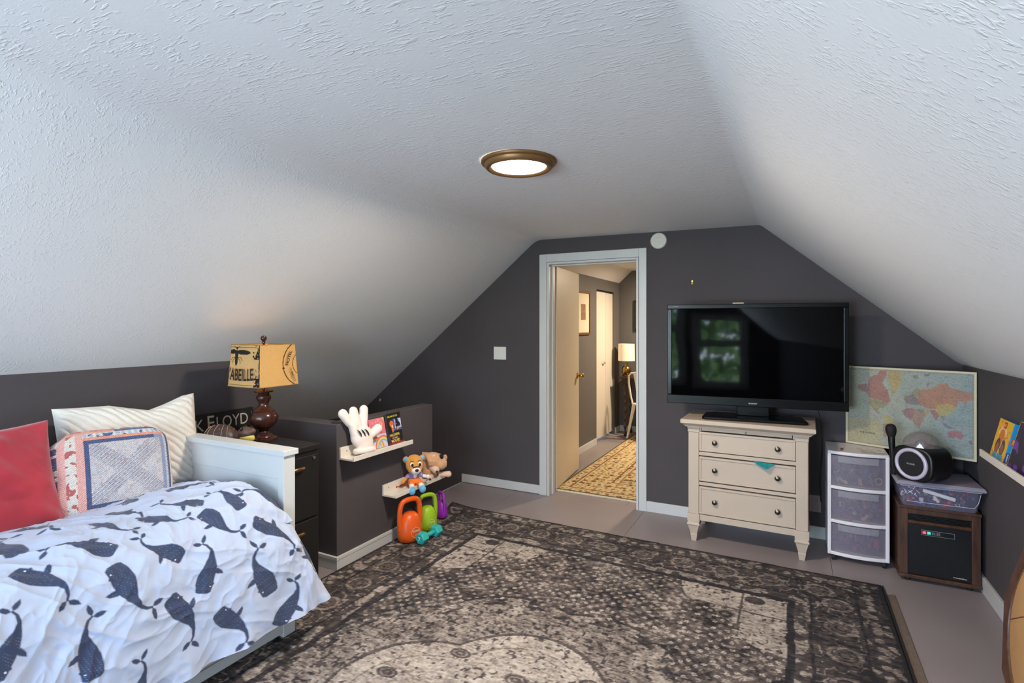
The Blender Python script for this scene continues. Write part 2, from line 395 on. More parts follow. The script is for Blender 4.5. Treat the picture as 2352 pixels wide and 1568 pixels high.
# door casing and jamb
q = MB(); J = .018
q.box(-1.94, -1.873, GY-.018, GY, 0, 2.06); q.box(-1.082, -1.022, GY-.018, GY, 0, 2.06); q.box(-1.873, -1.082, GY-.018, GY, 1.992, 2.06)
struct(q.build('trim_2', trimm, bevel=.003))
q = MB(); q.box(-1.87, -1.87+J, GY-.016, GY+.12, 0, 1.99); q.box(-1.085-J, -1.085, GY-.016, GY+.12, 0, 1.99); q.box(-1.87+J, -1.085-J, GY-.016, GY+.12, 1.99-J, 1.99)
q.box(-1.852, -1.84, GY+.045, GY+.08, 0, 1.972); q.box(-1.115, -1.103, GY+.045, GY+.08, 0, 1.972); q.box(-1.84, -1.115, GY+.045, GY+.08, 1.96, 1.972)
struct(q.build('trim_3', trimm, bevel=.002))
q = MB(); q.box(-1.94, -1.873, GY+.12, GY+.138, 0, 2.06); q.box(-1.082, -1.022, GY+.12, GY+.138, 0, 2.06); q.box(-1.873, -1.082, GY+.12, GY+.138, 1.992, 2.06)
struct(q.build('trim_4', trimm, bevel=.003))
# the open door
creamdoor = mat('cream_door_paint', (214, 200, 176), .38, var=.03, vscale=3)
brass = mat('polished_brass', (205, 160, 70), .22, 1.)
steel = mat('brushed_steel', (170, 168, 164), .35, 1.)
door = bpy.data.objects.new('door_1', None); COL.objects.link(door); door.location = (-1.888, 4.40, 0); door.rotation_euler = (0, 0, math.radians(5.4))
struct(door, 'flat cream interior door standing open into the next room')
B('door_slab', creamdoor, door, (0, .035, 0, .74, .014, 1.972), bevel=.002)
k = MB(); Mx = Matrix.Translation((.035, .675, .955)) @ Euler((0, PI/2, 0)).to_matrix().to_4x4()
k.lathe([(.031, 0), (.031, .004), (.013, .008), (.012, .022), (.020, .030), (.027, .042), (.026, .055), (.017, .064), (.002, .066)], 24, Mx)
kn = k.build('door_knob', brass, door, smooth=True, angle=50)
B('latch_plate', brass, door, (.006, .029, .74, .742, .925, .985))
for z in (.22, 1.05, 1.76): B('hinge', steel, door, (-.012, .0, -.006, .012, z, z+.09), bevel=.003)
# ---------------------------------------------------------------- next room
hallm = mat('hall_wall_paint', (98, 94, 92), .6, var=.05, vscale=3)
hc = lambda x: min(2.204, 2.204-.92*max(0, -1.972-x), 2.204-.92*max(0, x+.2))
def hcp(mb, x0, x1, y0, y1, zb=0.):
    xs_ = [x0]+[b for b in (-1.972, -.2) if x0 < b < x1]+[x1]
    mb.prism([(x0, zb), (x1, zb)]+[(x, hc(x)+.03) for x in reversed(xs_)], y0, y1, 'y')
w = MB(); w.box(-2.25, -2.15, GY+.12, 6.36, 0, 2.08); w.box(-2.25, -2.15, 7.10, 7.33, 0, 2.08); w.box(-2.25, -2.15, 6.36, 7.10, 1.90, 2.08); w.box(-2.6, -2.5, 6.2, 7.33, 0, 2.08)
w.box(-2.5, -2.25, 6.2, 6.26, 0, 2.08); w.box(-2.5, -2.25, 7.2, 7.33, 0, 2.08)
struct(w.build('wall_hall_left', hallm))
w = MB(); hcp(w, -2.6, .75, 7.33, 7.43); struct(w.build('wall_hall_far', hallm))
struct(B('wall_hall_right', hallm, None, (.62, .72, GY+.12, 7.43, 0, 1.6)))
pr = [(-2.3, 2.204-.92*.328), (-1.972, 2.204), (-.2, 2.204), (.75, 2.204-.92*.95)]; n = 4; c = MB()
c.add([(x, y, z+d) for d in (0, .1) for y in (GY+.10, 7.45) for x, z in pr],
      [(i, 4+i, 5+i, i+1) for i in range(3)]+[(8+i, 9+i, 13+i, 12+i) for i in range(3)]+[(i, i+1, 9+i, 8+i) for i in range(3)]+[(5+i, 4+i, 12+i, 13+i) for i in range(3)]+[(0, 8, 12, 4), (3, 7, 15, 11)])
struct(c.build('ceiling_hall', ceilm))
bb('baseboard_hall', (-2.15, -2.135, GY+.14, 6.33, 0, .078)); bb('baseboard_hall', (-2.15, -2.135, 7.12, 7.33, 0, .078)); bb('baseboard_hall', (-2.135, .62, 7.315, 7.33, 0, .078))
bif = bpy.data.objects.new('door_2', None); COL.objects.link(bif); struct(bif, 'white bifold closet door beyond the open doorway')
clos = mat('closet_door_paint', (214, 206, 192), .45)
M1 = Matrix.Translation((-2.205, 6.365, 0)) @ Matrix.Rotation(math.radians(-3), 4, 'Z'); M2 = Matrix.Translation((-2.186, 6.733, 0)) @ Matrix.Rotation(math.radians(3), 4, 'Z')
B('door_leaf', clos, bif, (0, .03, 0, .365, .04, 1.875), M=M1, bevel=.002); B('door_leaf', clos, bif, (0, .03, .002, .365, .04, 1.875), M=M2, bevel=.002)
B('track', mat('dark_metal', (40, 36, 34), .5), bif, (-2.22, -2.18, 6.36, 7.10, 1.888, 1.90))
k = MB(); k.tube([(-2.158, 6.60, .985), (-2.14, 6.62, .978), (-2.132, 6.645, .975), (-2.14, 6.67, .978), (-2.158, 6.69, .985)], [.004, .006, .009, .006, .004], 8); k.build('door_pull', steel, bif, smooth=True)
# ---------------------------------------------------------------- outdoors, seen mirrored in the screen
leafm = mat('leaf_green', (104, 134, 74), .7, var=.6, vscale=3); barkm = mat('bark', (80, 66, 52), .9, var=.3)
def tree(x, y, h, r, lab):
    t = thing('tree', lab, 'tree', (x, y, -3.0))
    MB().tube([(0, 0, 0), (.1, 0, h*.35), (0, .1, h*.62)], [.16, .12, .07], 8).build('trunk', barkm, t, smooth=True)
    q = MB(); R_ = random.Random(int(x*10))
    for i in range(1150):
        a, b = R_.uniform(0, 2*PI), math.acos(R_.uniform(-1, 1)); rr = r*R_.uniform(.45, 1); p = Vector((rr*math.sin(b)*math.cos(a), rr*math.sin(b)*math.sin(a), h*.68+rr*.9*math.cos(b)))
        E_ = Euler((R_.uniform(0, 6), R_.uniform(0, 6), R_.uniform(0, 6))).to_matrix().to_4x4(); s_ = r*.10
        q.add([(-s_, 0, 0), (0, -s_*.5, 0), (s_, 0, .3*s_), (0, s_*.5, 0)], [(0, 1, 2, 3)], Matrix.Translation(p) @ E_)
    f = q.build('crown', leafm, t); f['kind'] = 'stuff'
tree(.25, -10.5, 5.6, 2.1, 'leafy green tree in the garden, mirrored in the television screen')
# ================================================================ RUG
def rug():
    t = thing('area_rug', 'large dark grey and cream faded oriental rug covering the middle of the floor', 'rug', (-1.0, 1.9, 0))
    x0, x1, y1 = -2.39, .432, 3.655
    xs_ = np.arange(x0, x1+.001, .0055)
    ys_ = np.concatenate([np.arange(.0, 1.2, .03), np.arange(1.2, y1, .0055), [y1]])
    x, y = np.meshgrid(xs_, ys_, indexing='ij')
    back = y1-.045*(x-x0)/(x1-x0)-.0; d = np.minimum(np.minimum(x-x0, x1-x), back-(y))     # distance to the nearest edge
    dl, dr, db = x-x0, x1-x, back-y
    along = np.where(db <= np.minimum(dl, dr), x, y)
    wob = (vnoise(x, y, 14, 3)-.5)*.02; D = d+wob
    cream = np.array(lin((186, 175, 164))); dark = np.array(lin((46, 42, 43))); mid = np.array(lin((98, 88, 84))); blue = np.array(lin((38, 40, 48)))
    n1 = vnoise(x, y, 45, 5); n2 = vnoise(x, y, 9, 6); n3 = vnoise(x*1.0, y*1.0, 120, 7, 2); n4 = vnoise(x, y, 26, 8)
    f = np.zeros_like(x)      # 0 dark .. 1 cream
    # field: dark ground, diagonal lattice of small flowers, wear
    a = (x+y)/.062; b = (x-y)/.062; ia, ib = np.floor(a), np.floor(b)
    hsh = np.sin(ia*12.9898+ib*78.233)*43758.5453; hsh = hsh-np.floor(hsh); hs2 = np.sin(ia*39.3+ib*11.1)*24634.6; hs2 = hs2-np.floor(hs2)
    r = np.hypot(a-ia-.5-(hsh-.5)*.25, b-ib-.5-(hs2-.5)*.25)
    ang = np.arctan2(b-ib-.5, a-ia-.5)
    fl_ = (r < .24+.05*np.cos(6*ang)+.05*(n3-.5)) & (hsh > .12)
    field = .22+.5*(n1-.5)+.5*(n2-.5); field = np.where(fl_, .80+.3*(hs2-.5), field); field = np.where((r < .07) & fl_, .3, field)
    mott = (vnoise(x, y, 60, 31, 2) > .58); field = np.where(~fl_ & mott, field+.25, field)
    f = field
    # central medallion with a stepped halo
    cx_, cy_ = -.99, 1.45
    X = np.abs(x-cx_); Y = np.abs(y-cy_); th_ = np.arctan2(Y, X); R0 = np.hypot(X/1.0, Y/1.12)
    halo = .93+.07*np.abs(np.cos(5*th_))+.03*np.sign(np.sin(30*th_)); core = .64+.10*np.abs(np.sin(3.0*th_))
    dots = vnoise(x, y, 62, 41, 2)
    H = (R0 < halo) & (R0 >= core); f = np.where(H, np.where(dots > .62, .18, .66), f)
    f = np.where(np.abs(R0-halo) < .009, .10, f)
    C = R0 < core; f = np.where(C, np.where(vnoise(x, y, 52, 43, 2) > .72, .30, .84), f); f = np.where(np.abs(R0-core) < .006+.012*(n2-.3), .30, f)
    f = np.where(np.abs(R0-core+.10) < .004, .6, f)
    for (px_, py_, rr) in ((-.72, 2.06, .05), (-1.3, 2.0, .05), (-1.0, 1.95, .06), (-1.5, 1.75, .05), (-.5, 1.75, .05), (-.9, 1.7, .07)):
        q = np.hypot(x-px_, (y-py_)*1.5); f = np.where(q < rr, .28+.35*(np.sin(q*260) > .3), f)
    # corner spandrels
    for sx_, kx in ((x0+.455, 1), (x1-.455, -1)):
        u = (x-sx_)*kx; v = (back-.455)-y
        S1 = (np.hypot(u-.14, v+.02) < .40) & (v < .20) | (np.hypot(u+.02, v-.14) < .40) & (u < .21) | ((u < .35) & (v < .36) & (u+v < .60))
        S1 &= (u > 0) & (v > 0)
        f = np.where(S1, np.where(vnoise(x, y, 55, 47, 2) > .70, .25, .84), f)
        f = np.where((u > 0) & (v > 0) & ((np.abs(v-.21) < .006) & (u < .36) | (np.abs(u-.22) < .006) & (v < .38)), .35, f)
        q = np.hypot(u-.28, (v-.28)); f = np.where(q < .045, .1+.5*(np.sin(q*200) > .2), f); q = np.hypot(u-.16, (v-.07)*1.2); f = np.where(q < .05, .12, f)
        edge = vnoise(u, v, 20, 51)
    # borders
    B_ = D < .465; per = .24
    s1 = along/per; c1 = np.hypot((s1-np.floor(s1)-.5)*per, d-.235)
    scr = np.abs(vnoise(x, y, 22, 61, 2)-.5)
    f = np.where(B_ & (D > .43), .04, f)
    f = np.where((D <= .43) & (D > .365), np.where(n4 > .52, .74, .24), f)
    f = np.where((D <= .365) & (D > .35), .05, f)
    main = np.where(scr < .035, .68, .06+.25*n1)
    main = np.where(np.abs(c1-.062) < .009, .62, main); main = np.where(np.abs(c1-.035) < .007, .4, main); main = np.where(c1 < .018, .5, main)
    f = np.where((D <= .35) & (D > .15), main, f)
    f = np.where((D <= .15) & (D > .135), .05, f)
    s2 = along/.075; c2 = np.hypot((s2-np.floor(s2)-.5)*.075, d-.085)
    f = np.where((D <= .135) & (D > .025), np.where((c2 < .02) | (n4 > .60), .70, .22), f)
    f = np.where(D <= .025, .03, f); f = np.where(d < .009, .0, f)
    # heathered wear, then a darker tone towards the right edge
    streak = vnoise(x*.35, y*1.6, 90, 77, 3)
    f = f*(.66+.5*n3)+(n1-.5)*.30+(n2-.48)*.26+(streak-.5)*.55+.02
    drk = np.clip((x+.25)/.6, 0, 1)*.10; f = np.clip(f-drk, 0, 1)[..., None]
    base = dark*(1-n2[..., None])+blue*n2[..., None]
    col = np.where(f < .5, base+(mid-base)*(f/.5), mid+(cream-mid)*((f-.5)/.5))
    px_ = x.copy(); m = np.clip((y-3.36)/.29, 0, 1)*np.clip(1-dl/.5, 0, 1); px_ -= .068*m
    py_ = np.minimum(y, back)
    z = .012+.0016*(n3-.5)+.018*np.clip(1-np.hypot(x-x0, y-y1)/.16, 0, 1)
    z = np.where((dl < .004) | (dr < .004) | (back-y < .004), .0015, z)
    rm = mat('woven_rug_pile', attr=True, rough=.95, bump=.5, bscale=420, bdist=.003, var=.10, vscale=240, spec=.15)
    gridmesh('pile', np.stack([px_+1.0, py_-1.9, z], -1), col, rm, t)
    B('edge_binding', mat('black_rug_binding', (24, 22, 23), .95), t, (x1-.001+1.0, x1+.006+1.0, -1.9, y1-.047-1.9, .001, .011))
    p = thing('rug_pad', 'thin brown felt pad showing past the right edge of the large rug', 'rug pad', (.45, 1.8, 0))
    B('pad', mat('brown_felt', (104, 90, 80), .95, var=.2, vscale=60, bump=.4, bscale=300), p, (-.30, .072-.05, -1.6, 1.72, .0004, .0012))
    q = MB(); q.box(.006, .030, -1.6, 1.72, .0004, .006); q.build('felt_edge', mat('brown_felt'), p, bevel=.002)
rug()

# ================================================================ DAYBED
bedw = mat('white_bed_paint', (204, 208, 208), .38, var=.02, vscale=3)
bed = thing('daybed', 'white wooden daybed with drawers standing along the left knee wall', 'bed', (-2.6, 1.0, .0125))
bx0, by0 = 2.6, -1.0
def bB(name, *bx, bevel=.003, parent=bed): return B(name, bedw, parent, *[(a+bx0, b+bx0, c_+by0, d+by0, e, f) for a, b, c_, d, e, f in bx], bevel=bevel)
bB('end_panel', (-3.0, -2.125, 1.735, 1.765, .05, .80), (-2.125, -2.085, 1.72, 1.785, 0, .835), (-3.03, -2.99, 1.72, 1.785, 0, .835), (-2.99, -2.125, 1.73, 1.775, .72, .835), (-2.99, -2.125, 1.73, 1.775, .05, .18))
bB('end_cap', (-3.04, -2.073, 1.712, 1.795, .835, .862))
bB('end_panel', (-2.99, -2.125, -.245, -.215, .05, .835), (-2.125, -2.085, -.26, -.2, 0, .835), (-3.03, -2.99, -.26, -.2, 0, .835)); bB('end_cap', (-3.04, -2.073, -.27, -.19, .835, .862))
bB('back_panel', (-3.07, -3.04, -.2, 1.72, .05, .83)); bB('slat_base', (-3.03, -2.13, -.2, 1.72, .30, .33))
bB('front_rail', (-2.115, -2.09, -.2, 1.72, .31, .38), (-2.115, -2.09, -.2, 1.72, .018, .06))
for k in range(2):
    a, b = (-.18+k*.95, .74+k*.95)
    d = bB('drawer', (-2.11, -2.093, a, b, .064, .306)); B('drawer_panel', bedw, d, (-2.0935+bx0, -2.0895+bx0, a+.05+by0, b-.05+by0, .10, .27), bevel=.002)
    MB().lathe([(.008, 0), (.008, .012), (.016, .02), (.015, .028), (.002, .031)], 16, Matrix.Translation((-2.0895+bx0, (a+b)/2+by0, .185)) @ Euler((0, PI/2, 0)).to_matrix().to_4x4()).build('drawer_knob', bedw, d, smooth=True)
mt = thing('mattress', 'white mattress lying in the daybed under the whale duvet', 'mattress', (-2.6, 1.0, .33))
B('mattress_body', mat('mattress_ticking', (225, 225, 228), .9), mt, (-.42, .47, -1.18, .70, 0, .20), bevel=.03)

# duvet --------------------------------------------------------------
PR = np.array([(-3.04, .585), (-2.9, .60), (-2.75, .625), (-2.5, .665), (-2.3, .675), (-2.17, .66), (-2.08, .61), (-2.03, .52), (-1.995, .40), (-1.975, .28), (-1.965, .16)])
sg = np.hypot(*np.diff(PR, axis=0).T); S_ = np.concatenate([[0], np.cumsum(sg)]); SL = S_[-1]
_s = np.linspace(0, SL, 400); _x = np.interp(_s, S_, PR[:, 0]); _z = np.interp(_s, S_, PR[:, 1]); kk = np.hanning(61); kk /= kk.sum()
_x = np.convolve(np.pad(_x, 30, 'reflect', reflect_type='odd'), kk, 'valid'); _z = np.convolve(np.pad(_z, 30, 'reflect', reflect_type='odd'), kk, 'valid')
def duv(s, Y):
    x = np.interp(s, _s, _x); z = np.interp(s, _s, _z)
    h = np.clip((s-1.0)/(SL-1.0), 0, 1); e = np.clip((Y-1.25)/.45, 0, 1); e = e*e*(3-2*e)
    y = Y+e*.17*h; z = z+.03*np.clip(1-abs(Y-1.55)/.3, 0, 1)*(1-h)*np.clip((s-.2)/.3, 0, 1)
    return x+e*.02*h, y, z
def duvet():
    t = thing('duvet', 'pale blue duvet printed with dark blue whales spread over the daybed', 'duvet', (-2.6, 1.0, .53))
    sv = np.linspace(0, SL, 580); Yv = np.concatenate([np.arange(-.17, .5, .03), np.arange(.5, 1.695, .0026), [1.695, 1.70]])
    s, Y = np.meshgrid(sv, Yv, indexing='ij')
    x, y, z = duv(s, Y)
    # wrinkles: direction fans out from the crest; stronger on the hanging side
    h = np.clip((s-.85)/.5, 0, 1)
    ws = s+.10*(vnoise(s, Y, 3, 21)-.5)*2; wy = Y+.16*(vnoise(s, Y, 2.2, 22)-.5)*2
    f1 = 1-np.abs(2*vnoise(wy*1.0+ws*.55, ws*.28, 7.5, 23, 2)-1); f1 = f1**2.5
    f2 = 1-np.abs(2*vnoise(ws*1.2-wy*.75, wy*.35+ws*.2, 9, 24, 2)-1); f2 = f2**2.5
    f3 = vnoise(s, Y, 5, 25, 2)-.5
    f4 = (1-np.abs(2*vnoise(ws*.5+wy*1.3, ws*.9-wy*.3, 15, 28, 2)-1))**3
    disp = .021*f1*(.25+.75*h)+.013*f2*(1.0-.45*h)+.032*f3+.0045*f4+.004*(vnoise(s, Y, 30, 26, 2)-.5)
    endf = np.clip((1.70-Y)/.05, 0, 1); disp *= .3+.7*endf
    wallf = np.clip(s/.08, 0, 1); disp *= wallf
    gx = np.gradient(x, sv, axis=0); gz = np.gradient(z, sv, axis=0); L = np.hypot(gx, gz)+1e-9; nx, nz = -gz/L, gx/L
    x = x+nx*disp; z = z+nz*disp+.012
    z = np.where(s > SL-.012, z, z); hem = np.clip((s-SL+.10)/.10, 0, 1); x = x+.012*hem*np.sin(Y*38)+.010*hem
    # stay inside the end panel above the rail, tuck round its post lower down
    z = np.maximum(z, np.where(x > -2.06, .10, .53)); y = np.where(x < -2.062, np.minimum(y, 1.706), y)
    roll = np.clip((Y-1.64)/.06, 0, 1); z = z-.05*roll**2*(x < -2.05)*np.clip((-2.05-x)/.1, 0, 1); x = x-.03*roll**2*(x > -2.03)
    z = np.maximum(z, np.where(x < -2.09, .535, .06))
    base = np.array(lin((178, 190, 214))); c = np.empty(x.shape+(3,)); c[:] = base
    c *= (1+.05*(vnoise(s, Y, 12, 27)-.5))[..., None]
    navy = np.array(lin((56, 66, 92))); vein = np.array(lin((196, 190, 204)))
    W_ = [((0.504, 0.981), (0.66, 0.991)), ((0.761, 1.089), (0.85, 1.128)), ((0.68, 0.826), (0.54, 0.861)), ((0.86, 0.985), (0.80, 0.89)), ((0.989, 1.177), (0.912, 1.126)), ((0.829, 1.247), (0.888, 1.32)),
          ((0.60, 1.485), (0.64, 1.58)), ((0.883, 1.514), (0.80, 1.49)), ((0.732, 1.64), (0.70, 1.56)), ((0.92, 1.66), (.86, 1.575)), ((0.791, 1.36), (0.718, 1.304)), ((0.96, 1.398), (1.045, 1.451)), ((1.082, 1.584), (1.175, 1.633)),
          ((1.12, 1.311), (1.022, 1.332)), ((1.227, 1.468), (1.12, 1.475)), ((1.242, 1.683), (1.33, 1.69)), ((0.936, 0.833), (1.03, 0.885)), ((1.067, 1.03), (1.169, 1.085)), ((1.227, 1.205), (1.333, 1.235)),
          ((1.392, 1.535), (1.315, 1.584)), ((1.338, 1.36), (1.425, 1.393)), ((1.106, 0.714), (1.013, 0.749)), ((1.208, 0.893), (1.105, 0.912)), ((1.40, 1.026), (1.318, 1.051)), ((0.664, 1.21), (0.75, 1.23)), ((0.344, 1.082), (0.24, 1.104)),
          ((.25, .85), (.34, .88)), ((.45, .70), (.55, .72)), ((.85, .62), (.95, .66)), ((1.25, .62), (1.34, .66)), ((.5, 1.30), (.42, 1.36)), ((.35, 1.5), (.44, 1.56)), ((.62, .56), (.70, .60))]
    body = [(-.72, .33), (-.66, .40), (-.40, .41), (-.08, .34), (.22, .17), (.45, .03), (.66, -.01), (.86, .06), (.97, .17), (1.0, .12), (.90, -.01), (.72, -.10), (.50, -.15), (.28, -.19), (.05, -.20), (-.22, -.18), (-.5, -.12), (-.76, -.05), (-.80, .06)]
    fl1 = [(.96, .15), (.90, .26), (.94, .38), (1.04, .46), (1.08, .34), (1.04, .22)]; fl2 = [(.98, .12), (1.10, .16), (1.22, .10), (1.34, -.01), (1.20, -.03), (1.07, .02)]
    fin = [(.02, -.08), (-.10, -.08), (-.20, -.24), (-.24, -.42), (-.12, -.38), (0, -.24)]; fin2 = [(-.30, .0), (-.42, .03), (-.55, -.12), (-.50, -.16)]
    bel = [(-.80, .0), (-.86, -.16), (-.72, -.36), (-.45, -.44), (-.12, -.36), (.14, -.18), (-.2, -.07), (-.5, .0)]
    def soft(u, v, P_):      # coverage of the polygons, averaged over sub-samples so the printed edges stay smooth
        o = np.zeros(u.shape)
        for du_ in (-1, 0, 1):
            for dv_ in (-1, 0, 1):
                m_ = np.zeros(u.shape, bool)
                for p_ in P_: m_ |= inpoly(u+du_*e_, v+dv_*e_, p_)
                o += m_
        return o/9
    for k, (a, b) in enumerate(W_):
        du, dv = b[0]-a[0], b[1]-a[1]; L_ = math.hypot(du, dv); L_ = min(max(L_, .095), .12); nn = math.hypot(du, dv); du, dv = du/nn, dv/nn
        sgn = 1 if k % 2 else -1
        near = (np.abs(s-a[0]) < .22) & (np.abs(Y-a[1]) < .22)
        ss, YY = s[near], Y[near]; e_ = .0010/L_
        u = ((ss-a[0])*du+(YY-a[1])*dv)/L_; v = sgn*(-(ss-a[0])*dv+(YY-a[1])*du)/L_*.90
        cc = c[near]
        m = soft(u, v, [bel])*(np.abs(np.sin((v+u*.25)*34)) < .28); cc = cc*(1-m[:, None])+vein*m[:, None]
        sp = np.clip((np.sin(u*61.7+v*23)*np.sin(v*57.3-u*19)-.80)*8, 0, 1)*(u < .3)*.55
        m = soft(u, v, [body, fl1, fl2, fin, fin2])[:, None]; ink_ = navy*(1-sp[:, None])+np.array(lin((130, 142, 165)))*sp[:, None]
        cc = cc*(1-m)+ink_*m
        cc[np.hypot(u+.58, v+.02) < .022] = np.array(lin((215, 220, 230))); c[near] = cc
    dm = mat('whale_print_cotton', attr=True, rough=.85, bump=.15, bscale=500, bdist=.001, sheen=.2, spec=.2)
    o = gridmesh('cover', np.stack([x+2.6, y-1.0, z-.53], -1), c, dm, t)
duvet()

# cushions ------------------------------------------------------------
def cushion(w, h, T, n=90, pinch=.06, pw=.5, fn=None, rnd=0.):
    """returns (front, back) point grids in local x (width), y (height), z (out) and uv"""
    u, v = np.meshgrid(np.linspace(-1, 1, n), np.linspace(-1, 1, n), indexing='ij')
    X = u*w/2*(1-pinch*(1-v**2)*np.abs(u)**3); Y = v*h/2*(1-pinch*(1-u**2)*np.abs(v)**3)
    if rnd: X = u*w/2*np.sqrt(1-rnd*v**6*u**2*2); Y = v*h/2*np.sqrt(1-rnd*u**6*v**2*2)
    t = T*np.clip((1-u**4)*(1-v**4), 0, 1)**pw
    d = fn(u, v) if fn else 0
    env = np.clip((1-np.abs(u))*8, 0, 1)*np.clip((1-np.abs(v))*8, 0, 1)
    F = np.stack([X, Y, t/2+d*env], -1); Bk = np.stack([X, Y, -t/2*np.ones_like(X)], -1)
    return u, v, F, Bk
def put(P, M):
    R = np.array(M.to_3x3()); return P @ R.T+np.array(M.translation)
def cushion_thing(name, label, loc, M, w, h, T, m, n=90, cfn=None, fn=None, pinch=.06, pw=.5, rnd=0., deform=None, mback=None, group=None):
    t = thing(name, label, 'cushion', loc, group=group)
    u, v, F, Bk = cushion(w, h, T, n, pinch, pw, fn, rnd)
    if deform: F = deform(u, v, F); Bk = deform(u, v, Bk)
    c = cfn(u, v) if cfn else None
    gridmesh('front', put(F, M), c, m, t); gridmesh('backing', put(Bk, M)[::-1], c[::-1] if c is not None else None, mback or m, t)
    return t
def leanM(o, tilt, yaw=0., roll=0.):      # cushion leaning on the left wall; its face looks to +x and up by tilt
    return Matrix.Translation(o) @ Matrix.Rotation(yaw, 4, 'Z') @ Matrix.Rotation(-tilt, 4, 'Y') @ Matrix(((0, 0, 1, 0), (1, 0, 0, 0), (0, 1, 0, 0), (0, 0, 0, 1))) @ Matrix.Rotation(roll, 4, 'Z')
def rib(u, v):
    a = (u*.33+v*.26)*1.0+.02*(vnoise(u, v, 3, 71)-.5)*2
    k = vnoise(u, v, 2.5, 72); return .013*np.abs(np.sin(a*PI/.050+k*1.5))**.6+.03*(vnoise(u, v, 1.3, 73)-.5)
def defw(u, v, F):
    F = F.copy(); F[..., 1] += -.045*np.clip(1-np.abs(u-.25)/.55, 0, 1)*np.clip(v, 0, 1)**2+.02*np.clip(u-.5, 0, 1)*np.clip(v, 0, 1); return F
cushion_thing('throw_pillow', 'large cream pillow with ruffled diagonal ribs leaning on the knee wall', (-2.93, 1.515, .625), leanM((.01, 0, .215), .22, -.12), .62, .47, .16,
              mat('cream_chenille', (226, 222, 212), .95, bump=.5, bscale=140, bdist=.004, sheen=.3), 230, fn=rib, deform=defw, pinch=.05)
def crochet_c(u, v):
    c = np.empty(u.shape+(3,)); white = lin((222, 216, 208)); c[:] = white
    pink, blue, lblue, red, cor = lin((226, 176, 168)), lin((78, 92, 134)), lin((176, 194, 214)), lin((186, 104, 100)), lin((228, 160, 136))
    n = vnoise(u, v, 14, 81, 2); st = np.sin(v*150)*np.sin(u*150)
    c *= (1+.12*np.sin(v*140)*np.sin(u*140))[..., None]
    m = lambda a: a
    U = u-.14; V = v-.0      # inner square is set a little off centre
    q = np.maximum(np.abs(U)/.60, np.abs(V)/.66)
    def sel(a, col): c[a] = np.array(col)
    sel((q > 1.0) & (q < 1.12) & (U < .55), blue); sel((q > 1.0) & (q < 1.12) & (U >= .50), lin((150, 158, 186)))
    L_ = (u < -.53)
    sel(L_ & (u > -.65), pink); sel((u < -.65) & (u > -.86) & (n > .60), red); sel((u < -.80) & (u > -.90), pink); sel((u < -.90) & (n > .52), blue); sel((u < -.94) & (v < -.1) & (n > .45), lblue)
    T_ = (v > .74) & (u > -.53); sel(T_ & (v < .80), cor); sel(T_ & (v >= .80) & (v < .90) & (np.sin(u*60) > -.1), lblue); sel(T_ & (v > .80) & (v < .88) & (n > .62), blue); sel((v > .90) & (v < .955) & (u > 0), blue); sel((v > .90) & (u <= 0) & (u > -.8), cor); sel((v > .955) & (n > .55), red)
    R_ = (u > .86); sel((u > .80) & (u < .86) & (v < .7) & (np.sin(v*90) > 0), lblue); sel(R_ & (u < .91) & (v < .9), blue); sel((u > .95) & (v < .92), cor)
    Bt = (v < -.76) & (u > -.53); sel(Bt & (v > -.85) & (u < .45), pink); sel(Bt & (v <= -.85) & (n > .58), red); sel(Bt & (v < -.93) & (u > .35), blue)
    I = q < 1.0; dg = np.minimum(np.abs(U/.60-V/.66), np.abs(U/.60+V/.66)); tw = (np.sin((U+V)*150) > .1) & (np.sin((U-V)*75) > -.6)
    k = vnoise(u, v, 10, 83, 2)
    sel(I, lin((204, 202, 206))); sel(I & tw & (dg < .34), lin((132, 138, 160))); sel(I & ~tw & (vnoise(u, v, 40, 84, 2) > .72), lin((196, 158, 150))); sel(I & tw & (dg >= .34) & (k > .5), lin((178, 178, 186)))
    return c
cushion_thing('crochet_cushion', 'crocheted cushion with pink, white and blue square bands in front of the cream pillow', (-2.76, 1.345, .605), leanM((.0, 0, .175), .30, -.10, -.05), .48, .40, .16,
              mat('crochet_wool', attr=True, rough=.95, bump=.9, bscale=170, bdist=.006, sheen=.3), 320, cfn=crochet_c, rnd=.20, pinch=0, pw=.45,
              fn=lambda u, v: .0028*np.sin(v*140)*np.sin(u*140))
cushion_thing('velvet_cushion', 'red velvet cushion leaning on the daybed back at the left edge', (-2.80, .865, .615), leanM((.0, 0, .20), .34, -.10, .05), .56, .46, .17,
              mat('red_velvet', (164, 24, 42), .8, var=.22, vscale=7, sheen=.6, bump=.2, bscale=200), 110, pinch=.07,
              fn=lambda u, v: .045*(vnoise(u, v, 1.6, 75, 3)-.5)+.018*np.abs(2*vnoise(u+v*.6, v*.5, 3, 76, 2)-1))

# ================================================================ FILING CABINET, LAMP, SIGN, TURTLE
blk = mat('black_enamel', (20, 19, 21), .5, var=.05)
fc = thing('filing_cabinet', 'black two-drawer filing cabinet standing behind the daybed end panel', 'cabinet', (-2.70, 1.98, .0125))
B('cabinet_body', blk, fc, (-.40, .372, -.17, .17, .02, .762), (-.38, .33, -.15, .15, 0, .02), bevel=.003); B('top_plate', blk, fc, (-.405, .384, -.172, .172, .762, .792), bevel=.004)
for k, (a, b) in enumerate(((.06, .395), (.405, .74))):
    d = B('drawer_front', blk, fc, (.372, .384, -.160, .160, a, b), bevel=.004)
    q = MB(); zc = b-.06; q.tube([(.384, -.055, zc), (.402, -.04, zc+.004), (.408, 0, zc+.006), (.402, .04, zc+.004), (.384, .055, zc)], [.008, .011, .012, .011, .008], 10); q.build('drawer_pull', mat('antique_bronze', (150, 120, 80), .35, 1.), d, smooth=True)
